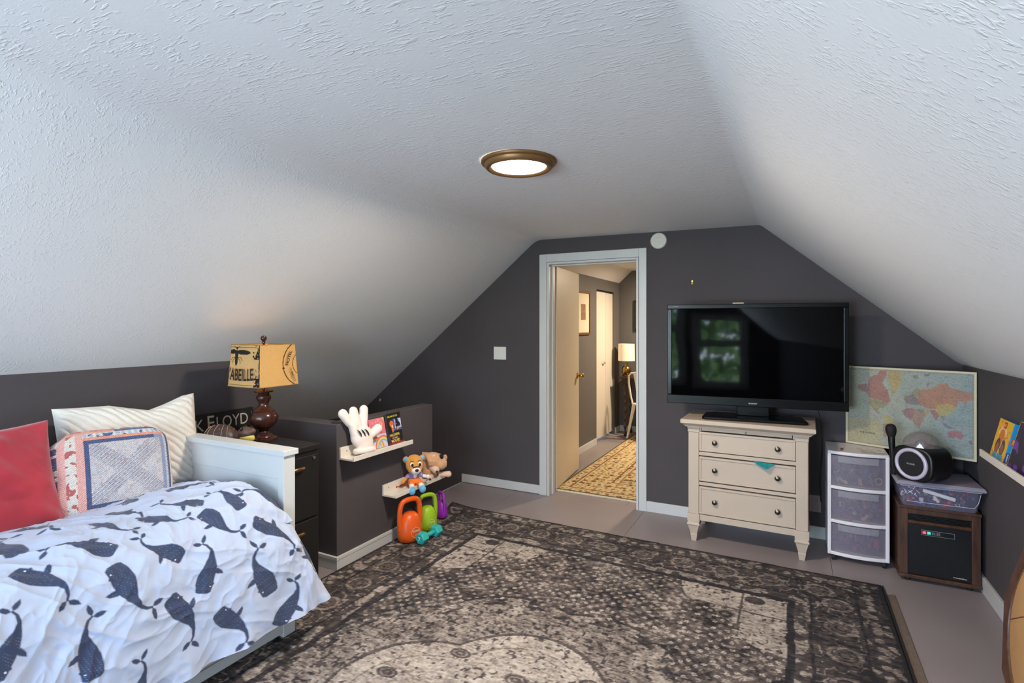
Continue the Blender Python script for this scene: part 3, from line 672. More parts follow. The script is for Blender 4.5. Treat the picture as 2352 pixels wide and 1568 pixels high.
MB().lathe([(.009, 0), (.009, .006), (.005, .007)], 16, Matrix.Translation((.384, .125, .722)) @ Euler((0, PI/2, 0)).to_matrix().to_4x4()).build('lock', steel, fc, smooth=True)

lamp = thing('table_lamp', 'turned dark wood table lamp with square burlap shade on the filing cabinet', 'lamp', (-2.68, 2.075, .8045))
dwood = wood('dark_walnut', (44, 22, 18), (74, 40, 30), .22, (6, 6, 1), 5)
MB().lathe([(.072, 0), (.073, .008), (.066, .014), (.052, .017), (.048, .026), (.030, .034), (.024, .046), (.030, .058), (.048, .070), (.066, .088), (.076, .108), (.078, .125), (.074, .142), (.064, .156), (.060, .160), (.062, .165), (.050, .172), (.034, .184), (.026, .198), (.028, .212), (.036, .226), (.040, .238), (.036, .250), (.028, .258), (.030, .264), (.050, .270), (.052, .277), (.030, .283), (.008, .287), (.006, .33)], 40).build('lamp_base', dwood, lamp, smooth=True, angle=50)
burl = mat('burlap', attr=True, rough=.9, bump=.4, bscale=400, bdist=.002)
b_ = burl.node_tree.nodes['Principled BSDF']; b_.inputs['Transmission Weight'].default_value = 0
# thin cloth lets the bulb's light through
n_ = burl.node_tree; tl = n_.nodes.new('ShaderNodeBsdfTranslucent'); ms_ = n_.nodes.new('ShaderNodeMixShader'); out_ = n_.nodes['Material Output']
vc = [q for q in n_.nodes if q.type == 'VERTEX_COLOR'][0]; n_.links.new(vc.outputs['Color'], tl.inputs['Color']); ms_.inputs[0].default_value = .20
n_.links.new(b_.outputs[0], ms_.inputs[1]); n_.links.new(tl.outputs[0], ms_.inputs[2]); n_.links.new(ms_.outputs[0], out_.inputs[0])
zb, zt_, hb, ht = .310, .540, .131, .118
tan_ = lin((206, 172, 116)); ink = lin((30, 26, 24))
def shade_front(u, v):   # u across 0..1, v up 0..1
    c = np.empty(u.shape+(3,)); c[:] = tan_; c *= (1+.16*(vnoise(u, v, 60, 91, 2)-.5)+.05*np.sin(u*420)*np.sin(v*400))[..., None]
    I = np.zeros(u.shape, bool); x = u; y = v
    x = .26+(u-.26)/1.28+.0; x = .22+(x-.26); y = .73+(v-.74)
    el = lambda cx, cy, rx, ry, a=0: ((((x-cx)*math.cos(a)+(y-cy)*math.sin(a))/rx)**2+((-(x-cx)*math.sin(a)+(y-cy)*math.cos(a))/ry)**2) < 1
    I |= el(.22, .77, .050, .095) | el(.22, .62, .040, .13) | el(.225, .91, .026, .035)
    I |= el(.40, .815, .19, .058, -.04) | el(.10, .825, .12, .055, .06)
    for k in (-1, 1):
        I |= (segdist(x, y, (.22, .72), (.22+k*.10, .62)) < .007) | (segdist(x, y, (.22+k*.10, .62), (.22+k*.12, .55)) < .007) | (segdist(x, y, (.22, .70), (.22+k*.13, .68)) < .007) | (segdist(x, y, (.22+k*.13, .68), (.22+k*.17, .62)) < .007) | (segdist(x, y, (.22, .90), (.22+k*.09, .96)) < .007)
    n = vnoise(u, v, 22, 93, 3); x = u; y = v
    I |= (x > .80) & (y > .66) & (y < .84) & (n > .52-.25*(x-.8)/.2); I |= (x > .84) & (y < .22) & (n > .55-.3*(x-.84)/.16); I |= (x > .975-.05*(n-.5)); I |= (x > .88) & (n > .66)
    I |= (np.abs(y-.945) < .006) & (x < .93) | (np.abs(y-.045) < .006)
    c[I] = ink; return c
def shade_side(u, v):
    c = np.empty(u.shape+(3,)); c[:] = lin((210, 168, 104)); c *= (1+.16*(vnoise(u, v, 60, 95, 2)-.5)+.05*np.sin(u*420)*np.sin(v*400))[..., None]
    r = np.hypot((u-1.15), (v-.5)); I = np.abs(r-.56) < .012; I |= np.abs(r-.28) < .008; I |= (np.hypot(u-.60, v-.42) < .03); I |= u < .03*vnoise(u, v, 30, 96); c[I] = ink; return c
def shade_face(name, fn, ax):
    nn = 90; u, v = np.meshgrid(np.linspace(0, 1, nn), np.linspace(0, 1, nn), indexing='ij'); h = hb+(ht-hb)*v; a = (2*u-1)*h
    bow = .010*(1-(2*u-1)**2); Z = zb+(zt_-zb)*v
    e = h+bow-.002
    P = {'front': (a, -e), 'side': (e, a), 'rear': (-a, e), 'far': (-e, -a)}[ax]
    return gridmesh(name, np.stack([P[0], P[1], Z], -1), fn(u, v), burl, lamp)
plain = lambda u, v: np.ones(u.shape+(3,))*np.array(tan_)*(1+.16*(vnoise(u, v, 60, 97, 2)-.5))[..., None]
shade_face('lamp_shade', shade_front, 'front'); shade_face('lamp_shade', shade_side, 'side'); shade_face('lamp_shade', plain, 'rear'); shade_face('lamp_shade', plain, 'far')
inkm = mat('black_ink', (26, 22, 21), .8)
text('shade_lettering', "L'ABEILLE", inkm, lamp, face((-.012, -hb-.0125, zb+.068), (1, 0, 0), (0, .064, 1)), height=.068, width=.222, spacing=1.05, bold=.02, arc=.9)
text('shade_lettering', 'HOTEL', inkm, lamp, face((hb+.0095, .055, zb+.155), (0, .35, 1), (0, -1, .3)), height=.020, width=.085, bold=.02)
text('shade_lettering', 'COMMERCE', inkm, lamp, face((hb+.0115, .080, zb+.058), (0, .45, -1), (0, 1, .45)), height=.012, width=.085, bold=.01)
for z_, h_ in ((zb, hb), (zt_, ht)):
    MB().tube([(h_, -h_-.0, z_), (0, -h_-.008, z_), (-h_, -h_, z_), (-h_-.008, 0, z_), (-h_, h_, z_), (0, h_+.008, z_), (h_, h_, z_), (h_+.008, 0, z_)], .0022, 6, closed=True).build('shade_hem', mat('frayed_burlap_edge', (150, 118, 72), .95), lamp)
q = MB(); q.tube([(0, 0, .33), (.03, 0, .36), (.055, 0, .43), (.03, 0, .50), (0, 0, .53)], .002, 6); q.tube([(0, 0, .33), (-.03, 0, .36), (-.055, 0, .43), (-.03, 0, .50), (0, 0, .53)], .002, 6)
q.tube([(-ht, 0, zt_-.012), (ht, 0, zt_-.012)], .002, 6); q.tube([(0, -ht, zt_-.012), (0, ht, zt_-.012)], .002, 6); q.build('shade_harp', brass, lamp, smooth=True)
MB().lathe([(.006, .53), (.007, .548), (.012, .553), (.006, .557), (.013, .563), (.017, .574), (.013, .586), (.003, .590)], 20).build('finial', dwood, lamp, smooth=True)
bulb = MB().ell((0, 0, .40), (.028, .028, .04), nu=16, nv=10).build('bulb', mat('lit_bulb', (255, 226, 180), .5, emit=(255, 190, 110), es=7), lamp, smooth=True)

sign = thing('lettered_sign', 'black sign with white capital letters leaning on the wall behind the lamp', 'sign', (-3.125, 1.995, .8045), rot=(0, math.radians(-4), 0))
B('board', mat('black_board', (22, 21, 22), .5, var=.2, vscale=30), sign, (-.008, .008, -.290, .345, 0, .118), bevel=.002)
sgm = mat('grey_lettering', (190, 188, 180), .7)
text('lettering', 'P', sgm, sign, face((.0085, -.19, .058), (0, 1, 0), (0, 0, 1)), height=.088, width=.042)
text('lettering', 'INK', sgm, sign, face((.0085, -.062, .052), (0, 1, 0), (0, 0, 1)), height=.070, width=.145)
text('lettering', 'F', sgm, sign, face((.0085, .055, .058), (0, 1, 0), (0, 0, 1)), height=.088, width=.042)
text('lettering', 'LOYD', sgm, sign, face((.0085, .197, .055), (0, 1, 0), (0, 0, 1)), height=.070, width=.212)
text('lettering', 'I', sgm, sign, face((.0085, .330, .058), (0, 1, 0), (0, 0, 1)), height=.06, width=.006)

tu = thing('turtle_figurine', 'brown carved turtle figurine with yellow throat lying before the lettered sign', 'figurine', (-2.715, 1.885, .8045), rz=math.radians(-68)); tu.scale = (.95, .95, 1.4)
shellm = mat('turtle_shell', (62, 44, 38), .45, var=.35, vscale=40)
q = MB(); Rr = []
for j in range(9):
    a = j/8*PI/2; Rr.append((math.cos(a), math.sin(a)))
q.lathe([(r*.001+r, z) for r, z in Rr[:-1]]+[(.01, 1)], 28, Matrix.Translation((0, -.05, .018)) @ Matrix.Diagonal((.075, .105, .062, 1)))
q.build('shell', shellm, tu, smooth=True)
q = MB()
for k in range(5):
    a = -.9+k*.45; q.tube([(.075*math.cos(b)*math.cos(0)*.0+.0745*math.cos(b), -.05+.105*math.sin(a)*(.55+.45*abs(math.cos(b))), .0195+.062*math.sqrt(max(0, 1-math.cos(b)**2-(math.sin(a)*(.55+.45*abs(math.cos(b))))**2))) for b in [i/10*PI/2 for i in range(1, 10)] if 1-math.cos(b)**2-(math.sin(a)*(.55+.45*abs(math.cos(b))))**2 > .02], .0011, 5)
q.build('shell_line', mat('pale_line', (176, 150, 130), .7), tu)
q = MB()
for k in range(60):
    a, b = random.uniform(0, 2*PI), random.uniform(.1, 1.2); q.ell((.0752*math.cos(a)*math.cos(b), -.05+.1052*math.sin(a)*math.cos(b), .018+.0622*math.sin(b)), .0014, nu=5, nv=4)
o = q.build('shell_dots', mat('pale_line'), tu); o['kind'] = 'stuff'
skin_ = mat('turtle_skin', (84, 58, 46), .5, var=.3, vscale=50)
q = MB(); q.ell((.0, .055, .030), (.028, .05, .022)); q.ell((.004, .105, .048), (.030, .048, .026)); q.ell((.004, .140, .055), (.020, .024, .014))
q.build('head', skin_, tu, smooth=True, voxel=.004)
for a in (((.06, .02, .012), (.03, .022, .010)), ((-.06, .02, .012), (.03, .022, .010)), ((.055, -.13, .012), (.028, .02, .009)), ((-.055, -.13, .012), (.028, .02, .009))): MB().ell(*a).build('leg', skin_, tu, smooth=True)
MB().ell((.006, .112, .030), (.027, .046, .020)).build('throat', mat('yellow_throat', (214, 196, 96), .5), tu, smooth=True)
for s_ in (-1, 1): MB().ell((.004+s_*.022, .092, .066), .009, nu=12, nv=8).build('eye', mat('glass_eye', (30, 24, 18), .1), tu, smooth=True)
# ================================================================ PICTURE LEDGES AND WHAT STANDS ON THEM
ledgem = mat('white_ledge_paint', (226, 218, 206), .4)
def ledge(label, x_wall, side, y0, y1, z, hb_=.072, dp=.118, lip=.028):
    t = thing('picture_ledge', label, 'shelf', (x_wall, y0, z), group=None)
    s = side; L = y1-y0
    B('back_board', ledgem, t, (0, s*.012, 0, L, 0, hb_), bevel=.0015); B('shelf_board', ledgem, t, (s*.012, s*(dp-.010), 0, L, 0, .012), bevel=.0015)
    B('front_lip', ledgem, t, (s*(dp-.010), s*dp, 0, L, 0, lip), bevel=.0015)
    for yy in (.05, L-.05): MB().lathe([(.004, 0), (.004, .0012), (.002, .0016)], 10, Matrix.Translation((s*.012, yy, hb_*.62)) @ Euler((0, s*PI/2, 0)).to_matrix().to_4x4()).build('screw', steel, t)
    return t
ledge('upper white picture ledge on the half wall, holding the stuffed glove and two books', -2.41, 1, 2.384, 2.940, .650)
ledge('lower white picture ledge on the half wall, holding two plush toys', -2.41, 1, 2.763, 3.320, .327)

# stuffed white glove
gl = thing('stuffed_glove', 'plump white stuffed glove with three black lines standing on the upper ledge', 'soft toy', (-2.338, 2.500, .668), rot=(math.radians(-2), math.radians(-9), math.radians(-12)))
wf = mat('white_plush', (236, 222, 212), .95, sheen=.4, bump=.3, bscale=260)
q = MB(); q.ell((0, .020, .035), (.032, .058, .032)); q.ell((0, .006, .105), (.040, .078, .070)); q.ell((0, .02, .065), (.036, .064, .05))
for (a, b, r0, r1) in (((-.072, .185), (-.118, .252), .024, .031), ((-.018, .16), (-.045, .262), .028, .030), ((.020, .16), (.030, .266), .026, .030)):
    for k in range(7):
        t_ = k/6; q.ell((.002, a[0]+(b[0]-a[0])*t_ if k else a[0]*.9, a[1]+(b[1]-a[1])*t_-.0), (.024+(.0)*t_, r0+(r1-r0)*t_, r0+(r1-r0)*t_), nu=16, nv=10)
for k in range(5):
    t_ = k/4; q.ell((.004, -.045-.02*(1-t_)*0-.012*t_, .13+.05*t_), (.03, .028, .03), nu=16, nv=10)
for k in range(6):
    t_ = k/5; q.ell((.006, .06+.062*t_, .105+.034*t_), (.027, .024+.006*t_, .024+.007*t_), nu=16, nv=10)
q.build('glove_body', wf, gl, smooth=True, voxel=.006)
q = MB(); q.tube([(.030*math.cos(a)*1.05, .020+.060*math.sin(a), .020) for a in [2*PI*k/24 for k in range(24)]], .018, 10, closed=True, flat=1.0); q.build('cuff', wf, gl, smooth=True)
q = MB()
for k, y0_ in enumerate((-.035, -.008, .018)): q.tube([(.0385, y0_-.014, .150), (.0425, y0_-.004, .138), (.0435, y0_+.006, .122), (.0425, y0_+.012, .104)], [.001, .004, .0045, .001], 8)
q.build('stitched_line', mat('black_felt', (22, 20, 22), .9), gl, smooth=True)

def book(name, label, loc, rot, w, h, th, cover, cfn, texts=(), group=None):
    """local: x out of the wall (cover faces +x), y along, z up"""
    t = thing(name, label, 'book', loc, rot=rot, group=group)
    B('page_block', mat('paper_pages', (226, 218, 200), .9), t, (-th+.001, -.001, .003, w-.003, .003, h-.003))
    B('cover_board', cover, t, (-.001, 0, 0, w, 0, h), (-th, -th+.001, 0, w, 0, h), (-th, 0, -.001, 0, 0, h), bevel=0)
    panel_print('cover_print', w, h, .0015, cfn, mat('printed_cover', attr=True, rough=.35), t, face((.0006, w/2, h/2), (0, 1, 0), (0, 0, 1)))
    for body, colr, y, z, hh, ww in texts: text('cover_lettering', body, colr, t, face((.0012, y, z), (0, 1, 0), (0, 0, 1)), height=hh, width=ww, bold=.015)
    return t
yel = mat('yellow_ink', (236, 216, 60), .5); redi = mat('red_ink', (214, 40, 60), .5); whi = mat('white_ink', (236, 234, 230), .5)
def pinkc(x, y):
    c = np.empty(x.shape+(3,)); c[:] = lin((232, 130, 150)); c[y < .085] = lin((206, 206, 214)); n = vnoise(x, y, 60, 11)
    c[(n > .66) & (y > .10)] = lin((246, 200, 90))
    for cx in (.035, .105):
        r = np.hypot(x-cx, y-.0); 
        for k, q_ in enumerate(((232, 90, 110), (240, 150, 90), (240, 214, 100), (150, 200, 170), (130, 170, 220))): c[(np.abs(r-(.072-.0065*k)) < .0032) & (y < .085)] = lin(q_)
    return c
book('book', 'pink book with rainbows on its cover behind the glove thumb', (-2.362, 2.622, .664), (0, math.radians(-12), 0), .145, .190, .008, mat('pink_board', (226, 110, 140), .5), pinkc,
     [('GRAND TIME', redi, .072, .098, .012, .075)])
def spook(x, y):
    c = np.empty(x.shape+(3,)); c[:] = lin((26, 28, 40)); n = vnoise(x, y, 40, 12); 
    c[(x > .062) & (y > .085) & (y < .165) & (n > .42)] = lin((70, 100, 170)); c[(x > .08) & (y > .10) & (y < .16) & (n > .56)] = lin((216, 224, 236))
    c[(np.hypot((x-.045)*1.1, y-.135) < .022) | (np.hypot((x-.052)*1.6, (y-.105)*.8) < .020)] = lin((226, 110, 40)); c[np.hypot(x-.105, (y-.10)) < .011] = lin((236, 140, 50)); c[np.hypot((x-.05)*1.4, y-.118) < .010] = lin((240, 210, 180))
    c[y > .172] = lin((22, 24, 30)); c[(y < .012)] = lin((150, 40, 60)); c[(y < .07) & (n > .58)] = lin((80, 50, 90)); return c
book('book', 'black and blue Halloween story book with yellow lettering on the upper ledge', (-2.352, 2.774, .664), (0, math.radians(-10), math.radians(3)), .148, .205, .014, mat('dark_board', (54, 62, 60), .5), spook,
     [('GERONIMO STILTON', yel, .062, .184, .012, .108), ('IT\'S', yel, .05, .080, .006, .012), ('HALLOWEEN,', yel, .064, .060, .020, .104), ('YOU \'FRAIDY', yel, .062, .040, .010, .06), ('MOUSE!', yel, .066, .022, .018, .090)])

# plush lion cub
lc = thing('plush_lion_cub', 'orange plush lion cub in purple shirt and orange shorts sitting on the lower ledge', 'soft toy', (-2.33, 3.00, .340), rz=math.radians(-38))
org = mat('orange_plush', (216, 146, 58), .95, sheen=.4, bump=.3, bscale=300); whp = mat('white_muzzle_plush', (232, 228, 224), .95, sheen=.3); blp = mat('blue_plush', (96, 178, 222), .9, sheen=.3)
pur = mat('purple_shirt', (150, 132, 178), .9); shrt = mat('orange_shorts', (240, 120, 44), .9); dkb = mat('dark_brown_felt', (44, 26, 24), .8)
# local +x faces the room
q = MB(); q.ell((.004, 0, .150), (.052, .060, .055)); q.ell((.02, 0, .130), (.046, .052, .040)); q.ell((-.005, -.058, .190), (.012, .022, .024)); q.ell((-.005, .058, .190), (.012, .022, .024)); q.ell((-.01, 0, .205), (.025, .035, .012))
q.build('head', org, lc, smooth=True, voxel=.005)
for s_ in (-1, 1): MB().ell((.005, s_*.058, .192), (.008, .014, .016)).build('inner_ear', blp, lc, smooth=True)
q = MB(); q.ell((.052, .0, .122), (.026, .034, .024)); q.ell((.045, 0, .105), (.022, .026, .014)); q.build('muzzle', whp, lc, smooth=True, voxel=.004)
MB().ell((.076, 0, .128), (.008, .013, .010)).build('nose', dkb, lc, smooth=True)
MB().tube([(.056, -.024, .146), (.064, 0, .150), (.056, .024, .146)], .004, 6).build('nose_bridge', dkb, lc, smooth=True)
for s_ in (-1, 1):
    e = MB().ell((.046, s_*.027, .162), (.010, .014, .017)).build('eye', mat('white_felt', (240, 238, 230), .6), lc, smooth=True)
    MB().ell((.054, s_*.026, .161), (.005, .009, .011)).build('pupil', mat('dark_pupil', (40, 20, 14), .2), e, smooth=True)
    MB().tube([(.045, s_*.040, .182), (.048, s_*.027, .187), (.046, s_*.014, .184)], .002, 6).build('brow', dkb, lc, smooth=True)
q = MB(); q.ell((.0, 0, .075), (.032, .040, .036)); q.tube([(0, -.03, .088), (.012, -.062, .066)], [.016, .013], 10); q.tube([(0, .03, .088), (.014, .060, .070)], [.016, .013], 10); q.build('shirt', pur, lc, smooth=True, voxel=.005)
q = MB(); q.ell((.026, 0, .078), (.008, .013, .016)); q.build('shirt_patch', whp, lc, smooth=True)
q = MB(); q.tube([(.012, -.062, .066), (.022, -.082, .050)], [.012, .011], 10); q.ell((.024, -.086, .048), .014); q.build('arm', org, lc, smooth=True); 
q = MB(); q.tube([(.014, .060, .070), (.030, .084, .066)], [.012, .011], 10); q.ell((.034, .088, .066), .014); q.build('arm', whp, lc, smooth=True)
q = MB(); q.ell((.004, 0, .040), (.036, .044, .030)); q.tube([(.01, -.022, .034), (.058, -.030, .026)], [.024, .022], 12); q.tube([(.01, .022, .034), (.058, .032, .030)], [.024, .022], 12); q.build('shorts', shrt, lc, smooth=True, voxel=.005)
for s_ in (-1, 1):
    q = MB(); q.tube([(.055, s_*.031, .026), (.078, s_*.034, .012)], [.016, .018], 12); q.build('sock', whp, lc, smooth=True)
    q = MB(); q.ell((.090, s_*.036, -.006+(.008 if s_ > 0 else 0)), (.022, .022, .026), R=Euler((0, .5, 0)).to_matrix()); q.build('shoe', blp, lc, smooth=True)
q = MB(); q.tube([(-.028, -.01, .03), (-.03, -.06, .012), (-.012, -.10, .008), (.0, -.12, .012)], [.007, .007, .007, .006], 8); q.ell((.004, -.130, .014), (.012, .016, .010)); q.build('tail', mat('rust_plush', (170, 86, 40), .95), lc, smooth=True)

# wrinkled plush dog
dg_ = thing('plush_dog', 'wrinkled tan plush dog slumped at the far end of the lower ledge', 'soft toy', (-2.335, 3.215, .340), rz=math.radians(-30))
tan = mat('tan_plush', (206, 158, 116), .95, sheen=.4, bump=.3, bscale=300, var=.1, vscale=30); tan2 = mat('pale_tan_plush', (222, 186, 156), .95, sheen=.4)
q = MB(); q.ell((-.01, -.01, .055), (.045, .060, .055)); q.ell((-.015, -.045, .11), (.03, .035, .05)); q.ell((-.012, -.06, .15), (.026, .026, .03)); q.build('body', tan, dg_, smooth=True, voxel=.006)
q = MB(); q.ell((.012, .012, .135), (.052, .078, .056), R=Euler((math.radians(-22), 0, 0)).to_matrix()); q.ell((.03, .045, .105), (.046, .050, .040), R=Euler((math.radians(-30), 0, 0)).to_matrix()); q.ell((.0, -.045, .165), (.035, .04, .03))
for k in range(7):
    a = -.055+k*.021; zc = .165-.20*(a+.055)*1.0
    q.tube([(-.02, a-.012, zc+.028), (.028, a, zc+.014), (.058, a+.008, zc-.022), (.054, a+.012, zc-.055)], [.008, .013, .014, .008], 8)
q.build('head', tan, dg_, smooth=True, voxel=.004)
MB().ell((.040, .052, .158), (.020, .020, .018)).build('nose', mat('black_plush', (18, 17, 18), .9), dg_, smooth=True)
B('tag_patch', mat('white_felt'), dg_, (-.009, .009, -.001, .001, -.016, .016), M=Matrix.Translation((.048, -.002, .165)) @ Euler((.1, .5, -1.4)).to_matrix().to_4x4(), bevel=.002)
q = MB(); q.ell((.012, .098, .140), (.013, .018, .024)); q.build('ear', tan, dg_, smooth=True); q = MB(); q.ell((.030, .086, .100), (.014, .014, .030)); q.build('jowl', tan, dg_, smooth=True)
for (p, e, rr) in (((.02, -.02, .09), (.066, .000, .078), .026), ((.02, .0, .030), (.060, -.045, .026), .020), ((.0, .05, .022), (.030, .118, .022), .022)):
    q = MB(); q.tube([p, [(p[i]*.4+e[i]*.6) for i in range(3)], e], [rr*.8, rr*.95, rr], 12); q.ell(e, rr*1.05); q.build('paw', tan2, dg_, smooth=True, voxel=.005)
    d_ = (Vector(e)-Vector(p)).normalized(); 
MB().ell((.090, -.002, .070), (.006, .010, .009)).build('paw_pad', dkb, dg_, smooth=True); MB().ell((.080, -.052, .020), (.006, .008, .008)).build('paw_pad', dkb, dg_, smooth=True)

# ================================================================ KETTLEBELLS, DUMBBELL
def kettlebell(label, loc, rz, H_, W_, col, txt, tone, dep=.8):
    t = thing('kettlebell', label, 'kettlebell', loc, rz=rz, group=None)
    m = mat(tone, col, .38, var=.04, vscale=12); hb_ = H_*.66
    prof = [(.32, 0), (.36, .01), (.43, .06), (.49, .18), (.5, .32), (.48, .50), (.42, .70), (.33, .87), (.22, .97), (.08, 1.0)]
    D_ = dep
    MB().lathe([(r*W_, z*hb_) for r, z in prof], 40, Matrix.Diagonal((D_, 1, 1, 1))).build('weight_body', m, t, smooth=True)
    # handle in the local y-z plane: wide loop rising from both shoulders
    P = [(.43, .30), (.455, .45), (.455, .62), (.43, .78), (.37, .88), (.26, .935), (.0, .95)]
    pts = [(0, -a*W_, b*H_) for a, b in P]+[(0, a*W_, b*H_) for a, b in reversed(P[:-1])]
    sm = []
    for i in range(len(pts)-1):
        for k in range(3):
            u = k/3; sm.append(tuple(pts[i][j]*(1-u)+pts[i+1][j]*u for j in range(3)))
    sm.append(pts[-1])
    for _ in range(2): sm = [sm[0]]+[tuple((sm[i-1][j]+2*sm[i][j]+sm[i+1][j])/4 for j in range(3)) for i in range(1, len(sm)-1)]+[sm[-1]]
    r_ = W_*.098; MB().tube(sm, r_, 14).build('handle', m, t, smooth=True)
    if txt:
        yx = D_*W_*.5
        q = MB(); q.tube([(yx*.985+.0005, W_*.19*math.cos(a), hb_*.36+W_*.19*math.sin(a)) for a in [2*PI*k/30 for k in range(30)]], .0012, 6, closed=True); q.build('emblem_ring', mat('pale_print', (236, 206, 190), .6), t)
        text('emblem_lettering', txt[0], mat('pale_print'), t, face((yx*1.012, 0, hb_*.42), (0, 1, 0), (0, 0, 1)), height=W_*.075, width=W_*.30, bold=.02)
        text('emblem_lettering', txt[1], mat('pale_print'), t, face((yx*1.012, 0, hb_*.27), (0, 1, 0), (0, 0, 1)), height=W_*.07, width=W_*.08)
    return t
kettlebell('large orange kettlebell on the rug against the half wall baseboard', (-2.285, 2.895, .0135), math.radians(-58+90-50), .290, .178, (226, 92, 24), ('TONE', '15'), 'orange_vinyl')
kettlebell('lime green kettlebell between the orange and the purple kettlebells', (-2.290, 3.095, .0135), math.radians(-25), .262, .148, (150, 190, 30), ('TONE', '10'), 'lime_vinyl')
kettlebell('small purple kettlebell beyond the end of the half wall, seen edge-on', (-2.345, 3.345, .0155), math.radians(60), .195, .115, (156, 50, 186), None, 'purple_vinyl')
teal = mat('teal_vinyl', (44, 172, 166), .4)
db = thing('dumbbell', 'teal hexagonal dumbbell marked 7 lying on the rug', 'dumbbell', (-2.175, 2.965, .0135), rz=math.radians(-2))
def hexh(y0, y1, r=.041):
    q = MB(); P = lambda s_: [(s_*r*math.cos(PI/6+PI/3*k), s_*r*math.sin(PI/6+PI/3*k)) for k in range(6)]
    Mx = Matrix.Translation((0, 0, r*.866+.0)) @ Matrix.Rotation(math.radians(30), 4, 'Y')
    secs = [(y0, .80), (y0+.008, 1), (y1-.008, 1), (y1, .80)]; vs = []; fs = []
    for y, s_ in secs: vs += [(p[0], y, p[1]) for p in P(s_)]
    for j in range(3):
        for k in range(6): fs.append((j*6+k, (j+1)*6+k, (j+1)*6+(k+1) % 6, j*6+(k+1) % 6))
    fs += [tuple(range(6)), tuple(range(23, 17, -1))]; return q.add(vs, fs, Mx)
hexh(-.105, -.045).build('weight_head', teal, db, bevel=.003); hexh(.045, .105).build('weight_head', teal, db, bevel=.003)
MB().tube([(0, -.048, .0355), (0, -.03, .0355), (0, 0, .0355), (0, .03, .0355), (0, .048, .0355)], [.014, .0145, .0165, .0145, .014], 14).build('grip', teal, db, smooth=True)
text('number', '7', mat('white_ink'), db, face((0, -.1055, .0365), (1, 0, 0), (0, 0, 1)), height=.026, width=.020, bold=.02)

# ================================================================ WALL FITTINGS
sw = thing('light_switch', 'white double light switch plate left of the doorway', 'switch', (-2.335, GY, 1.205))
plm = mat('white_plastic', (226, 224, 218), .35)
B('plate', plm, sw, (-.0625, .0625, -.006, 0, -.057, .057), bevel=.002)
for s_ in (-1, 1): B('rocker', plm, sw, (s_*.024-.0165, s_*.024+.0165, -.010, -.005, -.034, .034), bevel=.0015)
cv = thing('round_cover_plate', 'round white cover plate high on the wall above the doorway corner', 'cover plate', (-.931, GY, 2.108))
MB().lathe([(.062, 0), (.062, .008), (.056, .014), (.003, .015)], 40, Euler((PI/2, 0, 0)).to_matrix().to_4x4()).build('disc', mat('off_white_plastic', (214, 208, 194), .5, var=.08, vscale=50), cv, smooth=True)
hk = thing('wall_hook', 'small brass hook on the wall above the left end of the television', 'hook', (-.681, GY, 1.778))
q = MB(); q.box(-.004, .004, -.004, 0, -.014, .014); q.tube([(0, -.003, .006), (0, -.014, -.002), (0, -.012, -.012)], .0022, 8); q.build('hook_body', brass, hk)
hk2 = thing('wall_staple', 'small white staple on the wall above the half wall', 'staple', (-3.724, GY, .70))
MB().tube([(-.008, 0, .012), (-.008, -.006, -.008), (0, -.008, -.013), (.008, -.006, -.008), (.008, 0, .012)], .0025, 8).build('wire', plm, hk2)
ol = thing('wall_outlet', 'grey wall outlet low on the wall behind the dresser', 'outlet', (.128, GY, .235))
B('plate', mat('mauve_plate', (150, 132, 134), .5), ol, (-.035, .035, -.006, 0, -.057, .057), bevel=.002)
for z in (-.02, .02): B('socket', mat('mauve_plate'), ol, (-.016, .016, -.008, -.004, z-.014, z+.014), bevel=.003)

# ================================================================ DRESSER
drm = mat('cream_furniture_paint', (190, 172, 152), .45, var=.04, vscale=5)
dr = thing('dresser', 'cream three-drawer dresser with tapered legs under the television', 'dresser', (-.279, 3.79, 0), rz=math.radians(-1.2))
# local: x -.36...36, y 0 (front of posts) ... .40, z
q = MB(); q.box(-.355, .355, .025, .40, .145, .775); q.build('carcass', drm, dr, bevel=.002)
q = MB(); q.frustum([(.372, .222, .774), (.374, .224, .780), (.384, .234, .790), (.395, .245, .798), (.398, .248, .800), (.398, .248, .822), (.393, .243, .826)], Matrix.Translation((0, .190, 0))); q.build('top', drm, dr, bevel=.001)
for s_ in (-1, 1):
    B('corner_post', drm, dr, (s_*.322-.033, s_*.322+.033, -.002, .045, .185, .735), bevel=.002)
    q = MB(); q.box(s_*.322-.037, s_*.322+.037, -.006, .047, .735, .775); q.box(s_*.322-.040, s_*.322+.040, -.009, .050, .758, .775); q.build('post_cap', drm, dr, bevel=.002); B('post_block', drm, dr, (s_*.322-.040, s_*.322+.040, -.010, .05, .135, .185), bevel=.002)
    B('side_panel', drm, dr, (s_*.355-.004*s_, s_*.360, .06, .37, .20, .73), bevel=.002)
    for yy in (.024, .375):
        q = MB(); q.frustum([(.0155, .0155, 0), (.022, .022, .045), (.0205, .0205, .048), (.036, .036, .110), (.041, .041, .113), (.041, .041, .122), (.036, .036, .126), (.036, .036, .136)], Matrix.Translation((s_*.322, yy, 0))); q.build('leg', drm, dr, bevel=.001)
dark = mat('shadow_gap', (60, 48, 40), .9)
B('gap_shade_sheet', dark, dr, (-.291, .291, .020, .026, .186, .774))  # dark sheet painting the shade seen between drawers and rails
B('rail', drm, dr, (-.29, .29, .002, .024, .145, .186), bevel=.001)
for z0, z1 in ((.378, .408), (.578, .610)): B('rail', drm, dr, (-.29, .29, .004, .024, z0+.004, z1-.004), bevel=.001)
pull = B('pull_out_tray', drm, dr, (-.268, .268, -.008, .03, .751, .770), bevel=.001)
B('tray_frame', drm, dr, (-.29, -.272, 0, .024, .744, .775), (.272, .29, 0, .024, .744, .775))
